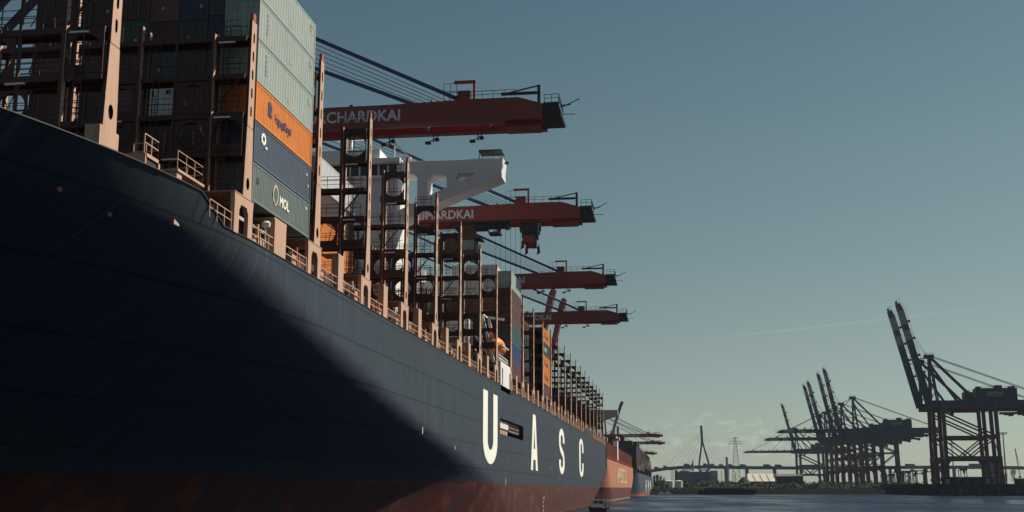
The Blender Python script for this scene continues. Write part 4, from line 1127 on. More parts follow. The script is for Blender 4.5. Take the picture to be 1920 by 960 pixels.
# ------------------------------------------------------------------ the red ship and the slate ship moored beyond
def simple_hull(y0, y1, xs, xc, zd, stern_rise, bow_len, material, parent, org, zl=(-8, -5, -2, 0, 2, 4, 6.5, 9)):
    hb = xs - xc
    def hf(y, z):
        k = (z + 6) / 16.0; f = y0 + bow_len * (1.25 - .75 * k); s_ = y0 + 6 * (1 - k)
        if y >= f: return hb
        if y <= s_: return .05
        return hb * (1 - ((f - y) / (f - s_)) ** 2.1)
    n = 40; Y = [y0 + (y1 - y0) * (i / n) ** 1.25 for i in range(n + 1)]
    zz = list(zl) + [zd]; C_ = len(zz); vs_ = []
    for sd in (1, -1):
        for y in Y:
            zb_ = -8 if y < y1 - 55 else -8 + (y - (y1 - 55)) / 55 * stern_rise
            for z in zz: z = max(z, zb_) if z < zd else z; vs_.append((xc + sd * hf(y, z), y, z))
    N = len(Y); fs_ = []
    for sd in (0, 1):
        o = sd * N * C_
        fs_ += [(o + i * C_ + k, o + (i + 1) * C_ + k, o + (i + 1) * C_ + k + 1, o + i * C_ + k + 1) for i in range(N - 1) for k in range(C_ - 1)]
    a_ = (N - 1) * C_; b2 = N * C_ + a_
    fs_.append(tuple([a_ + k for k in range(C_)] + [b2 + k for k in range(C_ - 1, -1, -1)]))
    fs_ += [(i * C_ + C_ - 1, (i + 1) * C_ + C_ - 1, N * C_ + (i + 1) * C_ + C_ - 1, N * C_ + i * C_ + C_ - 1) for i in range(N - 1)]
    fs_ += [(i * C_, (i + 1) * C_, N * C_ + (i + 1) * C_, N * C_ + i * C_) for i in range(N - 1)]
    mb = MB(); mb.add(vs_, fs_); mb.smooth = True; o = mb.build('hull', material, parent, -org)
    md_ = o.modifiers.new('edge', 'EDGE_SPLIT'); md_.split_angle = R(40)
    return o
P2 = Vector((-52, 460, -5.2))
s2 = thing('container_ship', 'faded red container ship with empty red lashing frames, moored behind the navy stern', 'ship', CAM + P2)
def part2(mb, name, material, parent=None): return mb.build(name, material, parent or s2, -P2 if not parent else (0, 0, 0))
X2 = -29.0
simple_hull(438, 691, X2, -51, 10.9, 13.0, 48, M['hull_red'], s2, P2)
text_obj('hull_lettering', 'HAMBURG SÜD', 9.6, mat('weathered_cream_letter', (0.62, 0.50, 0.36), .6, .3, .25, .6, (0.40, 0.18, 0.10)), s2, Vector((X2 + .05, 531, 2.2)) - P2, FACE_PX, 1.22, .12, .02)
for i in range(34):
    y = 452 + 7.0 * i
    mb = MB(); mb.box(X2 - 1.6, X2 - .3, y, y + 1.5, 10.9, 17.3 + .5 * math.sin(i * 1.7)); mb.box(X2 - 2.4, X2 - .5, y + 2.6, y + 4.4, 10.9, 14.6); part2(mb, 'lashing_post', M['oxlight'])
mb = MB(); mb.box(-71, X2 - 2.8, 455, 688, 10.9, 14.5)
for i in range(34): mb.box(-71, X2 - 1.7, 452 + 7.0 * i, 453.3 + 7.0 * i, 14.5, 16.9)
part2(mb, 'hatch_coaming', M['oxlight'])
mb = MB(); railing(mb, [(X2 - .2, 450, 10.9), (X2 - .2, 690, 10.9)], r=.07, step=3.5); part2(mb, 'deck_railing', M['oxlight'])
mb = MB(); mb.box(X2 - 2.2, X2 - .25, 538, 545, 10.9, 20.5); part2(mb, 'pilot_house', M['white'])
mb = MB(); mb.lathe([(.3, 0), (1.2, .3), (1.3, 1.2), (.6, 2.0)], (X2 - 1.2, 541, 20.5), 12); part2(mb, 'radar_dome', M['redband'])
mb = MB(); mb.box(-70, -41, 552, 566, 10.9, 29.8); mb.prism([(-41, 28.6), (X2 - .6, 32.6), (X2 - .6, 35.0), (-70, 35.0), (-70, 28.6)], 'y', 552.2, 557)
mb.box(-62, -42, 551.9, 552.1, 31.8, 33.4, 1)
part2(mb, 'deckhouse', [mat('grey_white_deckhouse', (.30, .31, .34), .6, .1, .2, .3), M['glass']])

P3 = Vector((-52, 730, -5.2))
s3 = thing('container_ship', 'slate grey ship loaded with dark containers, farthest of the moored ships', 'ship', CAM + P3)
X3 = -29.0
simple_hull(712, 1108, X3, -53, 9.4, 4.0, 95, M['hull_grey'], s3, P3)
for q, ch in enumerate('HMM'): text_obj('hull_lettering', ch, 13.0, M['greyletter'], s3, Vector((X3 + .05, 905 + 55 * q, -3.0)) - P3, FACE_PX, 2.6, .25, .02)
mb = MB(); mb.box(-76, X3 - 1, 745, 1100, 9.4, 11.4); mb.build('hatch_coaming', M['oxide_shade'], s3, -P3)
for i in range(23):
    y = 752 + 15.05 * i
    mb = MB(); mb.box(-77, X3 - .2, y, y + 1.2, 9.4, 17.5); mb.build('lashing_bridge', M['oxide_shade'], s3, -P3)
G3 = 'containers stowed on the farthest moored ship'
r3 = random.Random(21); _far = {}
def far_box(color):
    if color not in _far:
        mb = MB(); mb.box(-1.21, 1.21, -6.05, 6.05, 0.02, 2.82)
        for sx in (-1, 1):
            for k in range(7): mb.box(sx * 1.21 - .02, sx * 1.21 + .02, -5.9 + k * 1.97 - .05, -5.9 + k * 1.97 + .05, .1, 2.75)
        o = mb.build('shipping_container', CM[color]); _far[color] = o.data; bpy.data.objects.remove(o)
    return _far[color]
for i in range(22):
    y = 753.5 + 15.05 * i; base = [6, 6, 5, 6, 5, 5, 4, 5, 5, 4, 5, 4, 5, 4, 4, 5, 4, 4, 5, 4, 4, 3][i]
    for row in range(0, 7 if i == 0 else (2 if i < 4 else 1)):
        n = base + (1 if row > 2 else 0) - (r3.random() < .2)
        for k in range(n):
            if row >= 1 and i > 0 and k < n - 2 or row == 0 and i > 9 and k == 0: continue
            color = r3.choice(['brown', 'dark red', 'charcoal', 'navy', 'maroon', 'brown', 'dark green', 'deep blue'] + (['maroon', 'light grey', 'rust orange'] if row == 0 else []))
            o = link('shipping_container', far_box(color), None, CAM + Vector((X3 - 1.5 - ROW * row, y + 6.2, 11.6 + 2.87 * k)))
            tag(o, f'{color} container, {ORD[k]} tier, {NTH[row]} row in, stack {i + 1} on the slate ship', 'container', G3)

# work boat lying under the navy stern
wb = thing('work_boat', 'small dark work boat with white wheelhouse under the navy stern', 'boat', (-19.5, 276, 0), (0, 0, R(4)))
ring = []
for k in range(13):
    t = k / 12; y = -5.5 + 11 * t; wd = 2.15 * (1 - max(0, (t - .5) / .5) ** 2.3 * .92) * (.9 + .1 * min(1, t * 5)); sh = 1.15 + .9 * max(0, t - .4) ** 1.4
    ring.append([(-wd, y, sh), (-wd * .98, y, .5), (-wd * .75, y, -.4), (0, y, -.7), (wd * .75, y, -.4), (wd * .98, y, .5), (wd, y, sh), (wd * .86, y, sh), (wd * .84, y, sh - .25), (-wd * .84, y, sh - .25), (-wd * .86, y, sh)])
boat_shell(None, ring, False).build('boat_hull', M['black'], wb)
mb = MB(); mb.box(-1.15, 1.15, -1.6, 2.2, .95, 2.55); mb.box(-1.35, 1.35, -2.0, 2.5, 2.55, 2.68); mb.build('wheelhouse', M['white'], wb)
mb = MB(); mb.box(-1.0, -.1, -1.63, -1.58, 1.75, 2.35); mb.build('window', M['glass'], wb); mb = MB(); mb.box(.1, 1.0, -1.63, -1.58, 1.75, 2.35); mb.build('window', M['glass'], wb)
mb = MB(); mb.beam((0, .2, 2.68), (0, .2, 4.0), .09); mb.beam((-.5, .2, 3.6), (.5, .2, 3.6), .07); mb.build('mast', M['grey'], wb)
mb = MB(); mb.beam((-1.9, -3.4, 2.75), (1.9, -3.4, 2.75), .12); mb.beam((-1.9, -3.4, .9), (-1.9, -3.4, 2.75), .1); mb.beam((1.9, -3.4, .9), (1.9, -3.4, 2.75), .1); mb.build('towing_arch', M['white'], wb)
for k in range(6):
    mb = MB(); sx = -1 if k % 2 else 1; mb.lathe([(.16, 0), (.34, .05), (.34, .22), (.16, .27)], (0, 0, 0), 12); o = mb.build('tyre_fender', M['dark'], wb, (sx * 2.15, -4 + 1.6 * (k // 2) * 1.4, .75)); o.rotation_euler = (0, R(90), 0)

# ------------------------------------------------------------------ cranes of the opposite terminal (booms towards -X)
def far_crane(y, label, raised=None, xl=188.5, bands=True):
    G = 'quay cranes on the far terminal'
    s_ = 1.0; O = Vector((xl + 18, y + 7, 8.0))
    t = thing('quay_crane', label, 'quay crane', O, (0, 0, 0), G)
    def P(mb, name, material, parent=t): return mb.build(name, material, parent, -O if parent is t else (0, 0, 0))
    L0, L1 = xl, xl + 36.5; Yn, Yf_ = y, y + 15; zg = 63.0; zp = 27.5
    for xx, splay in ((L0, 0), (L1, .7)):
        for yy in (Yn, Yf_):
            mb = MB(); mb.beam((xx, yy, zg + 3), (xx + splay, yy, zp), 2.5, 2.1, taper=1.0); mb.beam((xx + splay, yy, zp), (xx + splay * 1.6, yy, 12), 3.1, 2.6, taper=.85)
            mb.box(xx + splay * 1.6 - 1.6, xx + splay * 1.6 + 1.6, yy - 3.6, yy + 3.6, 10.2, 12)
            for q in range(4): mb.box(xx + splay * 1.6 - .9, xx + splay * 1.6 + .9, yy - 3.3 + 1.75 * q, yy - 2.0 + 1.75 * q, 8.1, 10.2)
            P(mb, 'leg', M['legred'])
    mb = MB()
    for yy in (Yn, Yf_):
        mb.box(L0, L1 + 1, yy - 1.0, yy + 1.0, zp - 2.2, zp + .4); mb.box(L0, L1 + 1, yy - .7, yy + .7, 41, 42.6)
        mb.beam((L0, yy, zg - 3), (L1 + .6, yy, 42), 1.1); mb.beam((L0, yy, 42), ((L0 + L1) / 2, yy, zp), .9); mb.beam((L1, yy, 42), ((L0 + L1) / 2, yy, zp), .9)
        mb.box(L0, L1, yy - .8, yy + .8, zg - .8, zg + .8)
        for xx, sgn in ((L0 + 1, 1), (L1 + .2, -1)): mb.prism([(xx, zp - 2.2), (xx + sgn * 3, zp - 2.2), (xx, zp - 6)], 'y', yy - .8, yy + .8)
    for xx in (L0, L1 + 1): mb.box(xx - .8, xx + .8, Yn + 1, Yf_ - 1, zp - 2, zp); mb.box(xx - .7, xx + .7, Yn + 1, Yf_ - 1, zg, zg + 1.6)
    mb.beam((L1 + .8, Yn, zp), (L1 + .8, Yf_, 41), .7); mb.beam((L0, Yn, zp), (L0, Yf_, 41), .7)
    P(mb, 'portal_frame', M['legred'])
    yc = (Yn + Yf_) / 2
    ap = Vector((L0 - 6.5, yc, 101)); xh = L0 - 8.5
    mb = MB()
    for yy in (yc - 3.4, yc + 3.4):
        mb.beam((xh + 1.5, yy, zg + 2), (ap.x, yy * .5 + yc * .5, ap.z), 1.1); mb.beam((xh + 7, yy, zg + 2), (ap.x + .6, yy * .5 + yc * .5, ap.z), 1.0)
        for q in range(7):
            f0, f1 = q / 7, (q + 1) / 7; a_ = Vector((xh + 1.5, yy, zg + 2)).lerp(Vector((ap.x, yy * .5 + yc * .5, ap.z)), f0); b2 = Vector((xh + 7, yy, zg + 2)).lerp(Vector((ap.x + .6, yy * .5 + yc * .5, ap.z)), f1); mb.beam(a_, b2, .35)
    mb.box(ap.x - 3.2, ap.x + 3.6, yc - 2.6, yc + 2.6, ap.z - 1.0, ap.z + 1.6); railing(mb, [(ap.x - 3.2, yc - 2.6, ap.z + 1.6), (ap.x + 3.6, yc - 2.6, ap.z + 1.6)], r=.07, step=1.4)
    P(mb, 'apex_frame', M['bluedark'])
    mb = MB()
    for yy in (yc - 2.2, yc + 2.2): mb.beam((ap.x + 1, yy, ap.z), (L1 - 10, yy, zg + 4), 1.1); mb.beam((ap.x + 1, yy, ap.z - 6), (L1 - 24, yy, zg + 4), .8)
    P(mb, 'main_stay', M['legred'])
    for yy in (yc - 2.6, yc + 2.6):
        mb = MB(); mb.beam((ap.x + 2, yy, ap.z + .5), (L1 + 46, yy, zg + 5), .42); P(mb, 'backstay', M['black'])
    mb = MB()
    for yy in (yc - 3.6, yc + 2.2): mb.box(xh, L1 + 48, yy, yy + 1.4, zg - .3, zg + 5.6)
    for q in range(14): mb.box(xh + 4 + q * 6.5, xh + 4.6 + q * 6.5, yc - 2.2, yc + 2.2, zg + 1.2, zg + 2)
    gd = P(mb, 'rear_girder', M['bluedark'])
    mb = MB(); railing(mb, [(L1 - 8, yc - 3.5, zg - 1.2), (L1 + 46, yc - 3.5, zg - 1.2)], h=2.0, r=.09, step=2.2); mb.box(L1 - 8, L1 + 46, yc - 4.2, yc - 3.4, zg - 1.4, zg - 1.2)
    for q in range(9): mb.box(L1 + 14 + q * 3.4, L1 + 16.4 + q * 3.4, yc - 3, yc + 3, zg - 2.6 - (q % 3) * .7, zg - 1.2)
    P(mb, 'festoon_walkway', M['black'], gd)
    mb = MB(); mb.box(L1 - 12, L1 + 17, yc - 4.5, yc + 4.5, zg + 5.6, zg + 14.2)
    for q, (dx, w_) in enumerate(((0, 3), (13, 5), (23, 4))): mb.box(L1 - 11 + dx, L1 - 11 + dx + w_, yc - 3, yc + 2, zg + 14.2, zg + 15.6 + .8 * (q % 2))
    railing(mb, [(L1 - 12, yc - 4.5, zg + 14.2), (L1 + 17, yc - 4.5, zg + 14.2)], r=.07, step=2)
    mh = P(mb, 'machinery_house', M['bluedark'])
    mb = MB(); mb.box(L1 - 4, L1 + 7, yc - 4.54, yc - 4.5, zg + 8.2, zg + 11.6); P(mb, 'sign_panel', M['grey'], mh)
    mb = MB(); mb.prism([(L1 - 3, zg + 9), (L1 + 1, zg + 9.6), (L1 + 6.5, zg + 9.7), (L1 + 6.5, zg + 9.2), (L1 + 1, zg + 9.1)], 'y', yc - 4.6, yc - 4.54); P(mb, 'sign_stripe', M['bluedark'], mh)
    # boom
    ang = R(raised) if raised else 0; RM = Matrix.Rotation(ang, 3, 'Y'); H = Vector((xh, yc, zg + 2.5)); Lb = 78.0
    def B(mb, name, material, parent):
        mb.v = [tuple(H + RM @ (Vector(v) - H)) for v in mb.v]
        return mb.build(name, material, parent, -O if parent is t else (0, 0, 0))
    mb = MB()
    for yy in (yc - 3.6, yc + 2.2): mb.prism([(xh, zg + .9), (xh, zg + 5.2), (xh - Lb + 6, zg + 4.4), (xh - Lb, zg + 3.2), (xh - Lb, zg + 1.2), (xh - 60, zg + .9)], 'y', yy, yy + 1.4)
    for q in range(12): mb.box(xh - 6 - q * 6.2, xh - 5.4 - q * 6.2, yc - 2.2, yc + 2.2, zg + 1.2, zg + 2)
    bo = B(mb, 'boom', M['bluedark'], t)
    for q, (f0, f1, mm_) in enumerate(((0, 6, 'redband'), (6, 16, 'whiteband'), (16, 21, 'redband'), (21, 28, 'whiteband'), (28, 33, 'redband'))):
        for yy in (yc - 3.66, yc + 2.14):
            mb = MB(); h0 = 3.3 + 1.2 * min(1, f0 / 6) + .1; h1 = 3.3 + 1.2 * min(1, f1 / 6) + .1 + f1 * .012
            mb.prism([(xh - Lb + f0 - .05, zg + .8), (xh - Lb + f0 - .05, zg + h0), (xh - Lb + f1, zg + h1), (xh - Lb + f1, zg + .8)], 'y', yy, yy + 1.52)
            B(mb, 'warning_band', M[mm_], bo)
    mb = MB()
    railing(mb, [(xh - Lb, yc - 3.6, zg + 3.2), (xh - Lb + 8, yc - 3.6, zg + 4.6), (xh - 4, yc - 3.6, zg + 5.2)], h=1.4, r=.08, step=4.5, rails=(1,))
    for q in (14, 27, 40, 53, 66): mb.box(xh - Lb + q, xh - Lb + q + 1.6, yc - 4.6, yc - 3.0, zg + 4.8, zg + 6.6)
    mb.box(xh - Lb - 2.2, xh - Lb, yc - 3.4, yc + 3.4, zg + 1.2, zg + 1.6); mb.beam((xh - Lb - 2, yc - 2, zg + 1.4), (xh - Lb - 3.5, yc - 2, zg + 4.5), .3); mb.beam((xh - Lb - 1, yc + 2, zg + 1.4), (xh - Lb - 1.6, yc + 2, zg + 5), .25)
    B(mb, 'boom_walkway', M['black'], bo)
    for yy in (yc - 2.9, yc + 2.9):
        for f in (32, 66) if not raised else (34,):
            a_ = H + RM @ (Vector((xh - f, yy, zg + 5)) - H); mb = MB(); mb.beam(a_, (ap.x - 1, yy, ap.z), .5 if not raised else .3); P(mb, 'forestay', M['bluedark'])
    if raised:
        for q in range(3):
            a_ = H + RM @ (Vector((xh - 58 + 5 * q, yc - 2 + 2 * q, zg + 5)) - H); mb = MB(); mb.beam(a_, (ap.x - 1, yc - 2 + 2 * q, ap.z + 1), .14); P(mb, 'hoist_rope', M['black'])
    # operator cab and trolley parked near the landside
    mb = MB(); mb.box(L0 + 5, L0 + 9, yc - 2.5, yc + 2.5, zg - 1.2, zg + .8); mb.box(L0 + 6, L0 + 8.6, yc - 1.8, yc + 1.2, zg - 5.2, zg - 1.4); P(mb, 'trolley', M['black'])
    return t
for y, raised, label in (
    (920, 77, 'crane with red legs and striped boom raised, nearest on the far terminal'),
    (957, 77, 'crane with striped boom raised, just behind the nearest one on the far terminal'),
    (1340, None, 'far terminal crane with lowered boom, nearest of the three lowered booms'),
    (1440, 79, 'far terminal crane with raised boom, rightmost and tallest of the clustered raised booms'),
    (1500, 78.5, 'far terminal crane with raised boom, second from the right in the cluster'),
    (1560, None, 'far terminal crane with lowered boom, middle one of the three lowered booms'),
    (1610, 77.5, 'far terminal crane with raised boom, right one of the close pair in the cluster'),
    (1665, 77.5, 'far terminal crane with raised boom, left one of the close pair in the cluster'),
    (2040, 77, 'far terminal crane with raised boom, standing alone left of the cluster'),
    (2110, None, 'far terminal crane with lowered boom, lowest and leftmost of the lowered booms')):
    far_crane(y, label, raised)

# ------------------------------------------------------------------ far background: each thing at its own distance
cp, spi, cy_, sy_ = math.cos(PITCH), math.sin(PITCH), math.cos(YAW), math.sin(YAW)
def at(u, v, Y):
    """point seen at photo pixel (u, v) that lies Y metres down the harbour"""
    f_ = Vector((-sy_ * cp, cy_ * cp, spi)); r_ = Vector((cy_, sy_, 0)); u_ = r_.cross(f_)
    d = f_ + r_ * (u - 960) / F_PX - u_ * (v - 480) / F_PX
    return CAM + d * (Y / d.y)
# cable stayed bridge
YBR = 2450
def bx(u): return at(u, 900, YBR).x
def bz(v): return at(1320, v, YBR).z
kb = thing('road_bridge', 'long blue grey cable stayed road bridge crossing the harbour behind', 'bridge', (bx(1318), YBR, 0))
OB = Vector((bx(1318), YBR, 0))
def PB(mb, name, material=None, parent=kb): return mb.build(name, material or M['bridge'], parent, -OB if parent is kb else (0, 0, 0))
prof = [(1150, 893), (1190, 886.5), (1222, 880.5), (1250, 876.5), (1280, 874.2), (1320, 873.6), (1400, 875), (1505, 876), (1620, 875.5), (1760, 875), (1860, 875.5), (1990, 878)]
mb = MB()
for (u0, v0), (u1, v1) in zip(prof, prof[1:]):
    mb.prism([(bx(u0), bz(v0)), (bx(u1), bz(v1)), (bx(u1), bz(v1) - 5.2), (bx(u0), bz(v0) - 5.2)], 'y', YBR - 9, YBR + 9)
PB(mb, 'deck')
mb = MB(); 
for (u0, v0), (u1, v1) in zip(prof, prof[1:]): mb.prism([(bx(u0), bz(v0)), (bx(u1), bz(v1)), (bx(u1), bz(v1) + .9), (bx(u0), bz(v0) + .9)], 'y', YBR - 9.2, YBR - 9.0)
PB(mb, 'parapet')
T = Vector((bx(1317.5), YBR, bz(798))); K = Vector((bx(1318.5), YBR, bz(826)))
mb = MB(); mb.beam(T, K + Vector((0, 0, -2)), 4.6, 5.0, up=(0, 1, 0))
for ub, u2 in ((1311.5, 1316), (1330.5, 1323)):
    A_ = Vector((bx(ub), YBR, bz(872))); B_ = Vector((bx(ub) , YBR, bz(880))); C2 = Vector((bx(u2), YBR, bz(886)))
    mb.beam(K, A_, 3.4, 5, up=(0, 1, 0)); mb.beam(A_, B_, 4.0, 5, up=(0, 1, 0)); mb.beam(B_, C2, 4.0, 5, up=(0, 1, 0))
mb.box(bx(1311.5), bx(1330.5), YBR - 2, YBR + 2, bz(882), bz(880)); mb.box(bx(1315), bx(1324), YBR - 4, YBR + 4, 4, bz(885.5))
PB(mb, 'pylon')
T0 = Vector((bx(1160), YBR, bz(798))); K0 = Vector((bx(1160), YBR, bz(826))); mb = MB(); mb.beam(T0, K0, 4.6, 5, up=(0, 1, 0))
for ub in (1151, 1169): mb.beam(K0, (bx(ub), YBR, bz(880)), 3.4, 5, up=(0, 1, 0)); mb.beam((bx(ub), YBR, bz(880)), (bx(1160), YBR, 4), 4, 5, up=(0, 1, 0))
PB(mb, 'pylon')
for q in range(5):
    for sg, far_u in ((1, 1366), (-1, 1250)):
        u_end = 1318 + (far_u - 1318) * (1 - q * .17); zt_ = 806 + q * 4
        mb = MB(); mb.tube((bx(1318), YBR, bz(zt_)), (bx(u_end), YBR, bz(874)), .16, 4); PB(mb, 'stay_cable')
for u, w_ in ((1363, 9), (1401, 6.5), (1453, 6.5), (1503, 6), (1560, 6), (1615, 6), (1670, 5), (1735, 5), (1790, 5), (1862, 5)):
    mb = MB(); x0_, x1_ = bx(u - w_ / 2), bx(u + w_ / 2); mb.prism([(x0_ + .6, 4), (x1_ - .6, 4), (x1_, bz(879)), (x0_, bz(879))], 'y', YBR - 5, YBR + 5); PB(mb, 'pier')
TR = ['dark box lorry', 'grey box lorry', 'low flat car', 'dark articulated lorry', 'pale box lorry']
for q, (u, ln, hh, lab) in enumerate(((1231, 9, 3.2, 'dark lorry at the far left end of the road bridge'), (1247, 7, 3.4, 'dark box lorry left of the tall pylon, on the curve'), (1288, 12, 3.9, 'long dark lorry left of the chimney on the road bridge'),
        (1298, 5, 3.0, 'small dark van beside the chimney on the road bridge'), (1323, 9, 3.8, 'box lorry between the legs of the bridge pylon'), (1336, 8, 3.5, 'slatted grey lorry just right of the bridge pylon'), (1352, 8, 3.0, 'dark tanker lorry before the thick bridge pier'),
        (1369, 9, 3.4, 'dark lorry over the thick bridge pier'), (1393, 12, 3.4, 'long dark lorry beside the lattice power pylon'), (1438, 14, 3.6, 'long lorry with sloped tail over the pale roofed shed'), (1459, 13, 3.4, 'long lorry right of the pale roofed shed'), (1706, 18, 3.6, 'long lorry seen between the far terminal cranes'), (1830, 26, 3.8, 'longest lorry, under the nearest far terminal crane'))):
    c = at(u, 874, YBR); zr = interp(u, [(a_, bz(v_)) for a_, v_ in prof]); L_ = ln * 1.07
    o = thing('lorry', lab, 'lorry', (c.x, YBR - 4, zr), (0, 0, 0), 'lorries crossing the road bridge')
    mb = MB(); mb.box(-L_ / 2, L_ / 2 - 2.6, -1.3, 1.3, 1.0, 1.0 + hh); mb.build('cargo_box', M['bridge'], o)
    mb = MB(); mb.prism([(L_ / 2 - 2.4, .9), (L_ / 2, .9), (L_ / 2, 2.2), (L_ / 2 - .5, 3.4), (L_ / 2 - 2.4, 3.5)], 'y', -1.25, 1.25); mb.build('cab', M['bridge'], o)
    for xx in (-L_ / 2 + 1.3, -L_ / 2 + 2.8, L_ / 2 - 1.3):
        mb = MB(); mb.tube((xx, -1.25, .55), (xx, 1.25, .55), .55, 8); mb.build('wheel_pair', M['dark'], o)

# lattice power pylons
def power_pylon(u, vtop, Y, zb, label, w=7.5):
    c = at(u, 900, Y); zt_ = at(u, vtop, Y).z
    t = thing('power_pylon', label, 'power pylon', (c.x, Y, zb)); H_ = zt_ - zb; mb = MB()
    hw = lambda z: w / 2 * (1 - z / H_) ** .8 + .5
    n = 11; lv = [H_ * (1 - (1 - k / n) ** 1.25) for k in range(n + 1)]
    for a_, b2 in zip(lv, lv[1:]):
        for sx in (-1, 1):
            for sy in (-1, 1): mb.beam((sx * hw(a_), sy * hw(a_), a_), (sx * hw(b2), sy * hw(b2), b2), .38)
        for sy in (-1, 1): mb.beam((-hw(a_), sy * hw(a_), a_), (hw(b2), sy * hw(b2), b2), .22); mb.beam((hw(a_), sy * hw(a_), a_), (-hw(b2), sy * hw(b2), b2), .22); mb.beam((-hw(b2), sy * hw(b2), b2), (hw(b2), sy * hw(b2), b2), .22)
    mb.build('lattice_mast', M['grey'], t)
    for f, wd_ in ((.97, 6), (.91, 9.5), (.86, 11)):
        mb = MB(); mb.beam((-wd_, 0, H_ * f), (wd_, 0, H_ * f), .4, .5); mb.beam((-wd_, 0, H_ * f + .2), (0, 0, H_ * f + 1.6), .22); mb.beam((wd_, 0, H_ * f + .2), (0, 0, H_ * f + 1.6), .22); mb.build('cross_arm', M['grey'], t)
    return t
power_pylon(1381, 819, 1900, 5, 'tall lattice power pylon standing before the road bridge', 12)
power_pylon(1261, 876, 2300, 5, 'small faint lattice power pylon above the storage tanks', 7)

def block(name, label, cat, u0, u1, vt, Y, material, depth=40, zb=5, extra=None, group=None):
    a_, b2 = at(u0, 900, Y).x, at(u1, 900, Y).x; zt_ = at((u0 + u1) / 2, vt, Y).z
    t = thing(name, label, cat, ((a_ + b2) / 2, Y + depth / 2, zb), (0, 0, 0), group); hw = (b2 - a_) / 2; H_ = zt_ - zb
    mb = MB(); mb.box(-hw, hw, -depth / 2, depth / 2, 0, H_); mb.build('wall', material, t)
    return t, hw, H_, depth
def roof_slab(t, hw, H_, d, material, over=.6, th=.8): mb = MB(); mb.box(-hw - over, hw + over, -d / 2 - over, d / 2 + over, H_ + .01, H_ + th); mb.build('roof', material, t)
def window_row(t, hw, H_, d, n, z, h_, w_, material):
    for k in range(n):
        x = -hw + (k + .5) * 2 * hw / n; mb = MB(); mb.box(x - w_ / 2, x + w_ / 2, -d / 2 - .06, -d / 2 + .1, z, z + h_); mb.build('window', material, t)
# silo works under the pylon
for lab, u0, u1, vt, Y, mt in (('tall narrow dark tower at the left end of the silo works', 1265.5, 1271, 883, 1900, 'facade3'), ('blue grey domed hall of the silo works left of the bridge pylon', 1271, 1303, 885.5, 1880, 'facade'),
        ('stepped grey upper storey of the silo works', 1279, 1300.5, 880.5, 1915, 'facade'), ('dark grey silo block in front under the bridge pylon', 1303, 1332, 885, 1860, 'facade3'), ('pale blue warehouse tower right of the bridge pylon', 1332.5, 1346, 883, 1890, 'facade2')):
    t, hw, H_, d = block('industrial_building', lab, 'building', u0, u1, vt, Y, M[mt]); roof_slab(t, hw, H_, d, M['grey'], .2, .6)
    n = max(2, int(hw / 2.6))
    for k in range(n):
        x = -hw + (k + .5) * 2 * hw / n; mb = MB(); mb.box(x - .35, x + .35, -d / 2 - .5, -d / 2, 0, H_ - .4); mb.build('pilaster', M[mt], t)
    if 'pale blue' in lab: mb = MB(); mb.lathe([(1.6, 0), (1.6, .2)], (0, 0, 0), 16); o = mb.build('round_sign', M['facade'], t, (0, -d / 2 - .55, H_ * .62)); o.rotation_euler = (R(90), 0, 0)
    if 'domed' in lab: mb = MB(); mb.lathe([(hw * .85, 0), (hw * .8, 1.6), (hw * .55, 3.0), (hw * .1, 3.6)], (0, 0, H_ + .6), 20); mb.build('dome', M['facade'], t)
for u, vt, lab, w_ in ((1300, 863.5, 'thin factory chimney left of the bridge pylon', 1.2), (1364, 857, 'stout chimney rising over the thick bridge pier', 2.0), (1353.5, 883, 'slim grey mast between pale blue tower and thick pier', .5)):
    c = at(u, 900, 1950); H_ = at(u, vt, 1950).z - 5
    t = thing('chimney', lab, 'chimney', (c.x, 1950, 5)); mb = MB(); mb.lathe([(w_ * 1.35, 0), (w_, H_ * .6), (w_ * .9, H_)], (0, 0, 0), 14); mb.build('shaft', M['facade'], t); mb = MB(); mb.lathe([(w_ * .98, 0), (w_ * 1.05, .3), (w_ * .98, 1.2)], (0, 0, H_ - 1.2), 14); mb.build('rim', M['grey'], t)
for lab, u0, u1, vt in (('grey high rise block at the left edge beside the slate ship', 1224.5, 1228.5, 892.5), ('second grey high rise block left of the dark poplar', 1229.5, 1235.5, 891)):
    t, hw, H_, d = block('high_rise', lab, 'building', u0, u1, vt, 2050, M['facade'], 14); roof_slab(t, hw, H_, d, M['grey'], .1, .8)
    for q in range(4): window_row(t, hw, H_, d, 3, 3 + q * 4.4, 1.6, 1.0, M['glass'])
# tanks
for lab, u0, u1, Y in (('wide pale storage tank on the left, with rounded lid', 1244.5, 1264, 1420), ('narrower pale storage tank on the right of the pair', 1265.5, 1279.5, 1400)):
    a_, b2 = at(u0, 900, Y).x, at(u1, 900, Y).x; zt_ = at(1260, 902.5, Y).z; r_ = (b2 - a_) / 2
    t = thing('storage_tank', lab, 'tank', ((a_ + b2) / 2, Y + r_, 5), (0, 0, 0), 'pale storage tanks on the far bank'); mb = MB(); mb.lathe([(r_, 0), (r_, zt_ - 5)], (0, 0, 0), 28); mb.smooth = False; mb.build('shell', M['pale'], t)
    mb = MB(); mb.lathe([(r_ + .12, 0), (r_ + .12, .35), (r_ * .7, .9), (.1, 1.3)], (0, 0, zt_ - 5), 28); mb.build('lid', M['pale'], t)
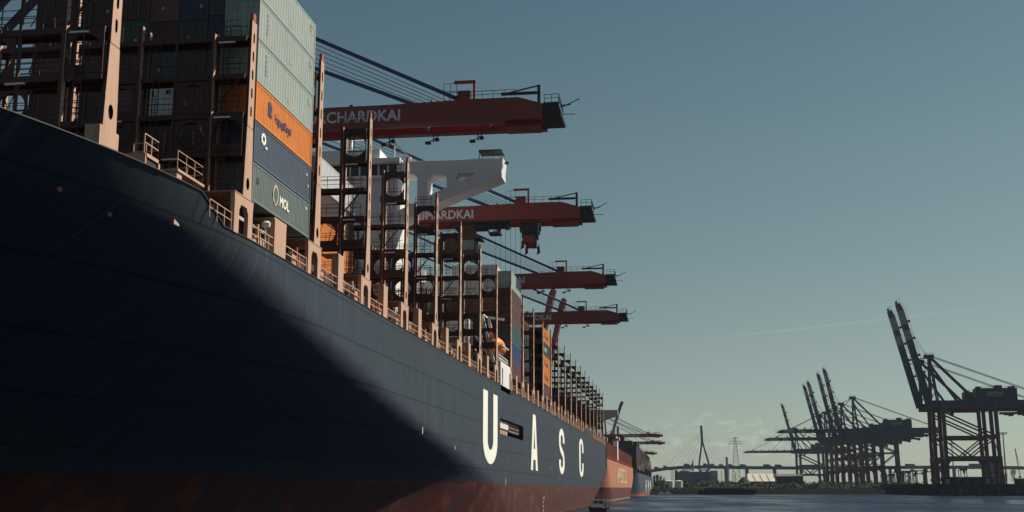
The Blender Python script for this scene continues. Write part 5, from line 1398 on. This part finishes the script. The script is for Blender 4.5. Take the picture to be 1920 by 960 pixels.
# sheds right of the bridge
def shed(lab, u0, u1, vr, ve, Y, rm, wm, open_=False):
    a_, b2 = at(u0, 900, Y).x, at(u1, 900, Y).x; zr_, ze_ = at(1430, vr, Y).z - 5, at(1430, ve, Y).z - 5
    t = thing('warehouse', lab, 'warehouse', ((a_ + b2) / 2, Y + 20, 5)); hw = (b2 - a_) / 2
    mb = MB(); mb.box(-hw, hw, -19, 19, 0, max(ze_, .4)); mb.build('wall', M[wm], t)
    mb = MB(); mb.prism([(-21, ze_ + .02), (0, zr_), (21, ze_ + .02)], 'x', -hw - 1, hw + 1); mb.build('roof', M[rm], t)
    return t, hw, zr_, ze_
t, hw, zr_, ze_ = shed('warehouse with pale sloping roof behind the dark heap', 1404, 1452, 888, 902.5, 1640, 'roofpale', 'facade3')
for k in range(4):
    x = -hw + 6 + k * 9; mb = MB(); mb.beam((x + 3, -20.5, ze_ + .55), (x, -3, zr_ - 1.2), .5, .3); mb.build('conveyor_bracket', M['black'], t)
t, hw, zr_, ze_ = shed('long dark warehouse with saw tooth ridge right of the pale roofed one', 1457, 1506, 889.5, 893, 1650, 'facade3', 'quaydark')
for k in range(9): mb = MB(); mb.box(-hw + 2 + k * 3.9, -hw + 3.6 + k * 3.9, -1.5, 1.5, zr_ - .2, zr_ + 1.0); mb.build('roof_vent', M['roofpale'], t)
# heap of bulk cargo and small crawler crane
c = at(1396, 900, 1450); mb = MB(); rr = random.Random(4); pr = [(14, 0), (11, 3.2), (7.5, 7.5), (4, 11), (1.4, 12.9)]
mb.lathe(pr, (0, 0, 0), 18); mb.v = [(x * (1 + rr.uniform(-.1, .1)), y * (1 + rr.uniform(-.1, .1)), z + (rr.uniform(-.4, .4) if z > 0 else 0)) for x, y, z in mb.v]
o = mb.build('bulk_heap', M['gravel'], None, (c.x, 1462, 4.9)); tag(o, 'steep dark heap of bulk cargo under the road bridge', 'heap')
def jib_crane(lab, u, v0, v1, du, Y, zb):
    c = at(u, 900, Y); t = thing('mobile_crane', lab, 'crane', (c.x, Y, zb)); k = 1 if du > 0 else -1; H_ = at(u, v1, Y).z - zb; dx = at(u + du, 900, Y).x - c.x
    mb = MB(); mb.box(-2.6, 2.6, -1.6, 1.6, 0, 1.3); mb.build('crawler', M['black'], t)
    mb = MB(); mb.box(-2.4, 2.6, -1.5, 1.5, 1.5, 4.2); mb.prism([(1.2 * k, 4.2), (2.6 * k, 4.2), (2.4 * k, 6.0), (1.4 * k, 6.0)], 'y', -1.2, .2); mb.build('machine_house', M['oxide_shade'], t)
    mb = MB()
    for sx in (-.5, .5): mb.beam((k * 1.2 + sx, 0, 4), (dx + sx * .4, 0, H_), .28)
    for q in range(9):
        p = Vector((k * 1.2, 0, 4)).lerp(Vector((dx, 0, H_)), q / 9); p2 = Vector((k * 1.2, 0, 4)).lerp(Vector((dx, 0, H_)), (q + 1) / 9); s_ = .5 - .3 * q / 9; mb.beam(p + Vector((-s_, 0, 0)), p2 + Vector((s_, 0, 0)), .14)
    mb.build('jib', M['grey'], t); mb = MB(); mb.beam((-1.8 * k, 0, 4.2), (dx, 0, H_ - .3), .1); mb.build('pendant_rope', M['black'], t)
jib_crane('small crawler crane beside the lattice power pylon', 1376, 0, 886, 3, 1500, 5)
jib_crane('mobile crane with raised jib at the right edge of the terminal', 1917, 0, 841, -9, 960, 8)
# barge along the far bank
a_, b2 = at(1311, 925, 985), at(1419, 925, 985)
t = thing('river_barge', 'long low dark barge lying along the far bank', 'barge', ((a_.x + b2.x) / 2, 990, 0)); hw = (b2.x - a_.x) / 2
mb = MB(); mb.prism([(-hw, -.8), (hw - 3, -.8), (hw, 2.7), (hw, 4.0), (-hw - 1.5, 3.4), (-hw - 1.5, 2.4)], 'y', -4.5, 4.5); mb.build('barge_hull', M['quaydark'], t)
mb = MB(); mb.box(-hw + 4, hw - 9, -3.6, 3.6, 3.6, 5.2); mb.build('hatch_coaming', M['black'], t); mb = MB(); mb.box(hw - 7, hw - 2.5, -3, 3, 3.9, 5.6); mb.build('wheelhouse', M['grey'], t)
for lab, u in (('small white motor boat moored nearest the slate ship', 1240.5), ('small white motor boat moored right of the trees', 1252.5)):
    c = at(u, 927, 1000); t = thing('motor_boat', lab, 'boat', (c.x, 1000, 0), (0, 0, 0), 'motor boats at the far bank')
    mb = MB(); mb.prism([(-2.6, 0), (2.4, 0), (3.4, 1.2), (-2.8, 1.1)], 'y', -1.1, 1.1); mb.build('boat_hull', M['white'], t); mb = MB(); mb.prism([(-1.4, 1.2), (1.0, 1.2), (.4, 2.3), (-1.3, 2.3)], 'y', -.8, .8); mb.build('cabin', M['white'], t)

# trees and shrubs
def leafy(mb, c, rx, rz, n, s_, rr):
    lumps = [(Vector((rr.uniform(-.6, .6) * rx, rr.uniform(-.6, .6) * rx, rr.uniform(-.65, .7) * rz)), rr.uniform(.3, .55)) for _ in range(9)]
    for _ in range(n):
        l, q = rr.choice(lumps); d = Vector((rr.gauss(0, 1), rr.gauss(0, 1), rr.gauss(0, 1))).normalized() * (rr.random() ** .4)
        p = Vector(c) + l + Vector((d.x * rx * q, d.y * rx * q, d.z * rz * q)); a_ = Vector((rr.uniform(-1, 1), rr.uniform(-1, 1), rr.uniform(-1, 1))).normalized(); b_ = a_.orthogonal().normalized(); w_ = s_ * rr.uniform(.6, 1.4)
        mb.add([p - a_ * w_, p + b_ * w_ * .7, p + a_ * w_, p - b_ * w_ * .7], [(0, 1, 2, 3)])
def tree(u, vt, Y, zb, wpx, label, leaf, group, slim=False):
    c = at(u, 900, Y); zt_ = at(u, vt, Y).z; H_ = zt_ - zb; rx = (at(u + wpx / 2, 900, Y).x - c.x)
    rr = random.Random(int(u * 7 + vt)); t = thing('tree', label, 'tree', (c.x, Y, zb), (0, 0, 0), group)
    mb = MB(); mb.tube((0, 0, 0), (.2, 0, H_ * .6), H_ * .03, 7, r2=H_ * .012)
    for q in range(5): a_ = rr.uniform(0, 6.3); mb.tube((.1, 0, H_ * (.25 + .07 * q)), (rx * .6 * math.cos(a_), rx * .6 * math.sin(a_), H_ * (.5 + .08 * q)), H_ * .012, 5, r2=H_ * .005)
    mb.build('trunk', M['bark'], t)
    mb = MB(); leafy(mb, (0, 0, H_ * .58), rx, H_ * (.46 if slim else .43), 700, max(.35, rx * .10), rr); mb.build('crown', M[leaf], t)
GT = 'trees on the far bank'
for u, vt, Y, w_, lab, leaf, slim in ((1238.5, 889.5, 1050, 5, 'dark pointed poplar beside the slate ship', 'leaf', True), (1243, 895.5, 1055, 8, 'dark round tree just right of the pointed poplar', 'leaf', False), (1231, 901, 1045, 10, 'dark green tree between slate ship and poplar', 'leaf', False),
      (1240, 904, 1042, 11, 'olive green tree in front of the poplar', 'leaf2', False), (1250, 908.5, 1046, 8, 'low dark tree below the wide storage tank', 'leaf', False), (1288, 908, 1060, 9, 'bushy olive tree below the domed hall', 'leaf2', False), (1347, 900, 1500, 7, 'dark tree at the foot of the pale blue tower', 'leaf', False), (1352, 903, 1490, 6, 'low dark tree left of the thick bridge pier', 'leaf', False),
      (1372, 903, 1480, 8, 'dark tree at the foot of the crawler crane', 'leaf', False), (1386, 904, 1470, 9, 'low dark tree at the foot of the lattice pylon', 'leaf', False), (1690, 885, 1700, 16, 'broad dark tree seen behind the far terminal cranes', 'leaf', False), (1704, 889, 1700, 12, 'low dark tree right of the broad one behind the terminal cranes', 'leaf', False),
      (1884, 875, 1500, 12, 'dark tree left of the tall light mast', 'leaf', False), (1902, 874.5, 1500, 14, 'dark tree right of the tall light mast', 'leaf', False), (1778, 889, 1700, 12, 'low dark tree under the nearest far terminal crane', 'leaf', False)):
    tree(u, vt, Y, 4.5 if Y < 1600 and u < 1600 else 8, w_, lab, leaf, GT, slim)
mb = MB(); rr = random.Random(9)
for _ in range(170):
    u = rr.uniform(1236, 1415); Y = rr.uniform(1018, 1120); c = at(u, 900, Y); leafy(mb, (c.x, Y, 3.2 + rr.uniform(0, 1.5)), rr.uniform(1.5, 4), rr.uniform(.8, 2.0), 60, .5, rr)
tag(mb.build('bank_scrub', M['leaf2']), 'scrub growing along the far bank', 'scrub', kind='stuff')
mb = MB()
for _ in range(260):
    u = rr.uniform(1236, 1720); Y = rr.uniform(1700, 2100); c = at(u, 900, Y); leafy(mb, (c.x, Y, 7 + rr.uniform(0, 4)), rr.uniform(4, 9), rr.uniform(3, 6), 34, 1.6, rr)
for _ in range(200):
    u = rr.uniform(1300, 1725); Y = rr.uniform(1080, 1260); c = at(u, 900, Y); leafy(mb, (c.x, Y, 5 + rr.uniform(0, 3.0)), rr.uniform(3, 7), rr.uniform(1.6, 3.6), 40, 1.1, rr)
tag(mb.build('far_wood', M['leaf']), 'dark belt of distant trees behind the far bank', 'wood', kind='stuff')

# terminal yard on the right: light masts, office block, stacked boxes, vehicles, fenders
def light_mast(u, vt, Y, zb, lab, wide=True):
    c = at(u, 900, Y); H_ = at(u, vt, Y).z - zb; t = thing('light_mast', lab, 'light mast', (c.x, Y, zb), (0, 0, 0), 'light masts on the far terminal')
    mb = MB(); mb.tube((0, 0, 0), (0, 0, H_), .62, 8, r2=.38); mb.build('pole', M['grey'], t)
    mb = MB(); mb.box(-2.9, 2.9, -.6, .6, H_, H_ + .4); mb.box(-2.2, 2.2, -.4, .4, H_ - .9, H_ - .55); mb.build('lamp_frame', M['grey'], t)
    for q in range(6): mb = MB(); mb.box(-2.8 + q, -2.2 + q, -.9, -.55, H_ + .4, H_ + .95); mb.build('lamp', M['black'], t)
light_mast(1887, 813, 930, 8, 'tall light mast right of the nearest terminal crane'); light_mast(1789, 832, 1150, 8, 'thinner light mast seen between the legs of the nearest terminal crane')
t, hw, H_, d = block('office_building', 'grey flat roofed office block right of the nearest terminal crane', 'building', 1852, 1881, 864, 985, M['facade2'], 18, 8); roof_slab(t, hw, H_, d, M['grey'], .3, .7)
for q in range(4): window_row(t, hw, H_, d, 6, 2.0 + q * 3.0, 1.2, 1.5, M['glass'])
mb = MB(); mb.box(-2, 3, -3, 3, H_ + .7, H_ + 2.4); mb.build('roof_plant', M['grey'], t); mb = MB(); mb.beam((-hw + 1, 0, H_), (-hw + 1, 0, H_ + 6), .2); mb.build('antenna', M['grey'], t)
for q in range(7):
    x0_ = 180 + 46 * q + (4 if q % 2 else 0); lw = (34, 40, 30, 38, 42, 30, 36)[q]; hh = (5.0, 4.2, 5.6, 4.6, 5.2, 4.0, 5.4)[q]
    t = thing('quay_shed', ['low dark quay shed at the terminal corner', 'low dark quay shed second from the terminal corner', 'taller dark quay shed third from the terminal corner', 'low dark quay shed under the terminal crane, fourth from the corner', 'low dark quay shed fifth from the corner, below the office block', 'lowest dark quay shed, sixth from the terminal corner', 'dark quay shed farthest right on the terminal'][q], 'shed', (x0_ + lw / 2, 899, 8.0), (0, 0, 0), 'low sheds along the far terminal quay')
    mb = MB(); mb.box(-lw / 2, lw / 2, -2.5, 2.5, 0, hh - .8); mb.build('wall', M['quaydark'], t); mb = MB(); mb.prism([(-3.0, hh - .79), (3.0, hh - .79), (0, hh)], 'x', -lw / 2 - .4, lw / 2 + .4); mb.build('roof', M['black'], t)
    for k in range(5): x = -lw / 2 + (k + .5) * lw / 5; mb = MB(); mb.box(x - 1.6, x + 1.6, -2.56, -2.4, 0, hh - 1.4); mb.build('roller_door', M['grey'] if (k + q) % 4 == 0 else M['black'], t)
rr = random.Random(17); GY = 'dark boxes stacked on the far terminal'
n = 0
for k in range(62):
    u = 1500 + k * 6.9; Y = 905 if k > 28 else 906 + (28 - k) * 16
    if u > 1700: Y = 892 + rr.uniform(0, 4)
    c = at(u, 900, Y)
    if c.x < 178: continue
    for lv_ in range(rr.choice((1, 2)) if u > 1700 else 1):
        color = rr.choice(['charcoal', 'navy', 'brown', 'charcoal', 'dark green'])
        o = link('shipping_container', far_box(color), None, (c.x, Y, 8.0 + 2.86 * lv_)); o.rotation_euler = (0, 0, R(90)) if u > 1700 else (0, 0, 0); n += 1
        if u > 1700: o.location.x = 178 + (k - 29) * 13.4
        tag(o, f'{color} box, {"lower" if lv_ == 0 else "upper"} one, place {k - 20} along the far terminal edge', 'container', GY)
for k in range(22):
    x = 176 + k * 12.5; o = thing('quay_fender', 'black rubber fender on the far terminal wall', 'fender', (x, 879.4, 3.4), (0, 0, 0), 'fenders along the far terminal wall')
    mb = MB(); mb.box(-.9, .9, -.15, .15, -2.4, 2.6); mb.build('face_panel', M['black'], o); mb = MB(); mb.tube((0, .1, 1), (0, .6, 1), .7, 8); mb.build('rubber_cone', M['dark'], o)
rr = random.Random(31)
for k in range(16):
    x = rr.uniform(194, 262); Y = 985 + k * 38 + rr.uniform(-8, 8)
    t = thing('straddle_carrier', 'dark straddle carrier standing among the far terminal crane legs', 'straddle carrier', (x, Y, 8.0), (0, 0, R(rr.choice((0, 0, 90)))), 'straddle carriers on the far terminal')
    for sx in (-1, 1):
        for sy in (-1, 1): mb = MB(); mb.beam((sx * 2.4, sy * 4.2, .9), (sx * 2.4, sy * 4.0, 11.5), .55); mb.build('leg', M['black'], t); mb = MB(); mb.tube((sx * 2.4 - .3, sy * 4.2, .75), (sx * 2.4 + .3, sy * 4.2, .75), .75, 10); mb.build('wheel', M['dark'], t)
    mb = MB(); mb.box(-2.8, 2.8, -5.2, 5.2, 11.5, 12.4); mb.box(-2.7, 2.7, -5.0, -2.4, 12.4, 13.6); mb.build('top_frame', M['bluedark'], t)
    mb = MB(); mb.box(1.2, 2.9, 3.2, 5.2, 9.2, 11.5); mb.build('cab', M['grey'], t)
c = at(1658, 885, 2700); t = thing('wind_turbine', 'tiny pale wind turbine far behind the terminal cranes', 'wind turbine', (c.x, 2700, 8)); H_ = at(1658, 881, 2700).z - 8
mb = MB(); mb.tube((0, 0, 0), (0, 0, H_), 1.3, 8, r2=.8); mb.build('tower', M['grey'], t)
for q in range(3): a_ = R(90 + 120 * q); mb = MB(); mb.beam((0, -1.5, H_), (9 * math.cos(a_), -1.5, H_ + 9 * math.sin(a_)), .8, .3, taper=.3); mb.build('blade', M['grey'], t)

# ------------------------------------------------------------------ thin harbour haze
HZ = bpy.data.materials.new('harbour_haze'); HZ.use_nodes = True
N = HZ.node_tree.nodes; N.clear(); o_ = N.new('ShaderNodeOutputMaterial'); pv = N.new('ShaderNodeVolumePrincipled')
pv.inputs['Color'].default_value = (0.60, 0.76, 0.95, 1); pv.inputs['Density'].default_value = HAZE; pv.inputs['Anisotropy'].default_value = .3
HZ.node_tree.links.new(pv.outputs[0], o_.inputs['Volume'])
mb = MB(); mb.box(-4500, 6500, -700, 9500, -9, 190)
tag(mb.build('haze', HZ), 'thin pale haze lying over the harbour', 'haze', kind='stuff')
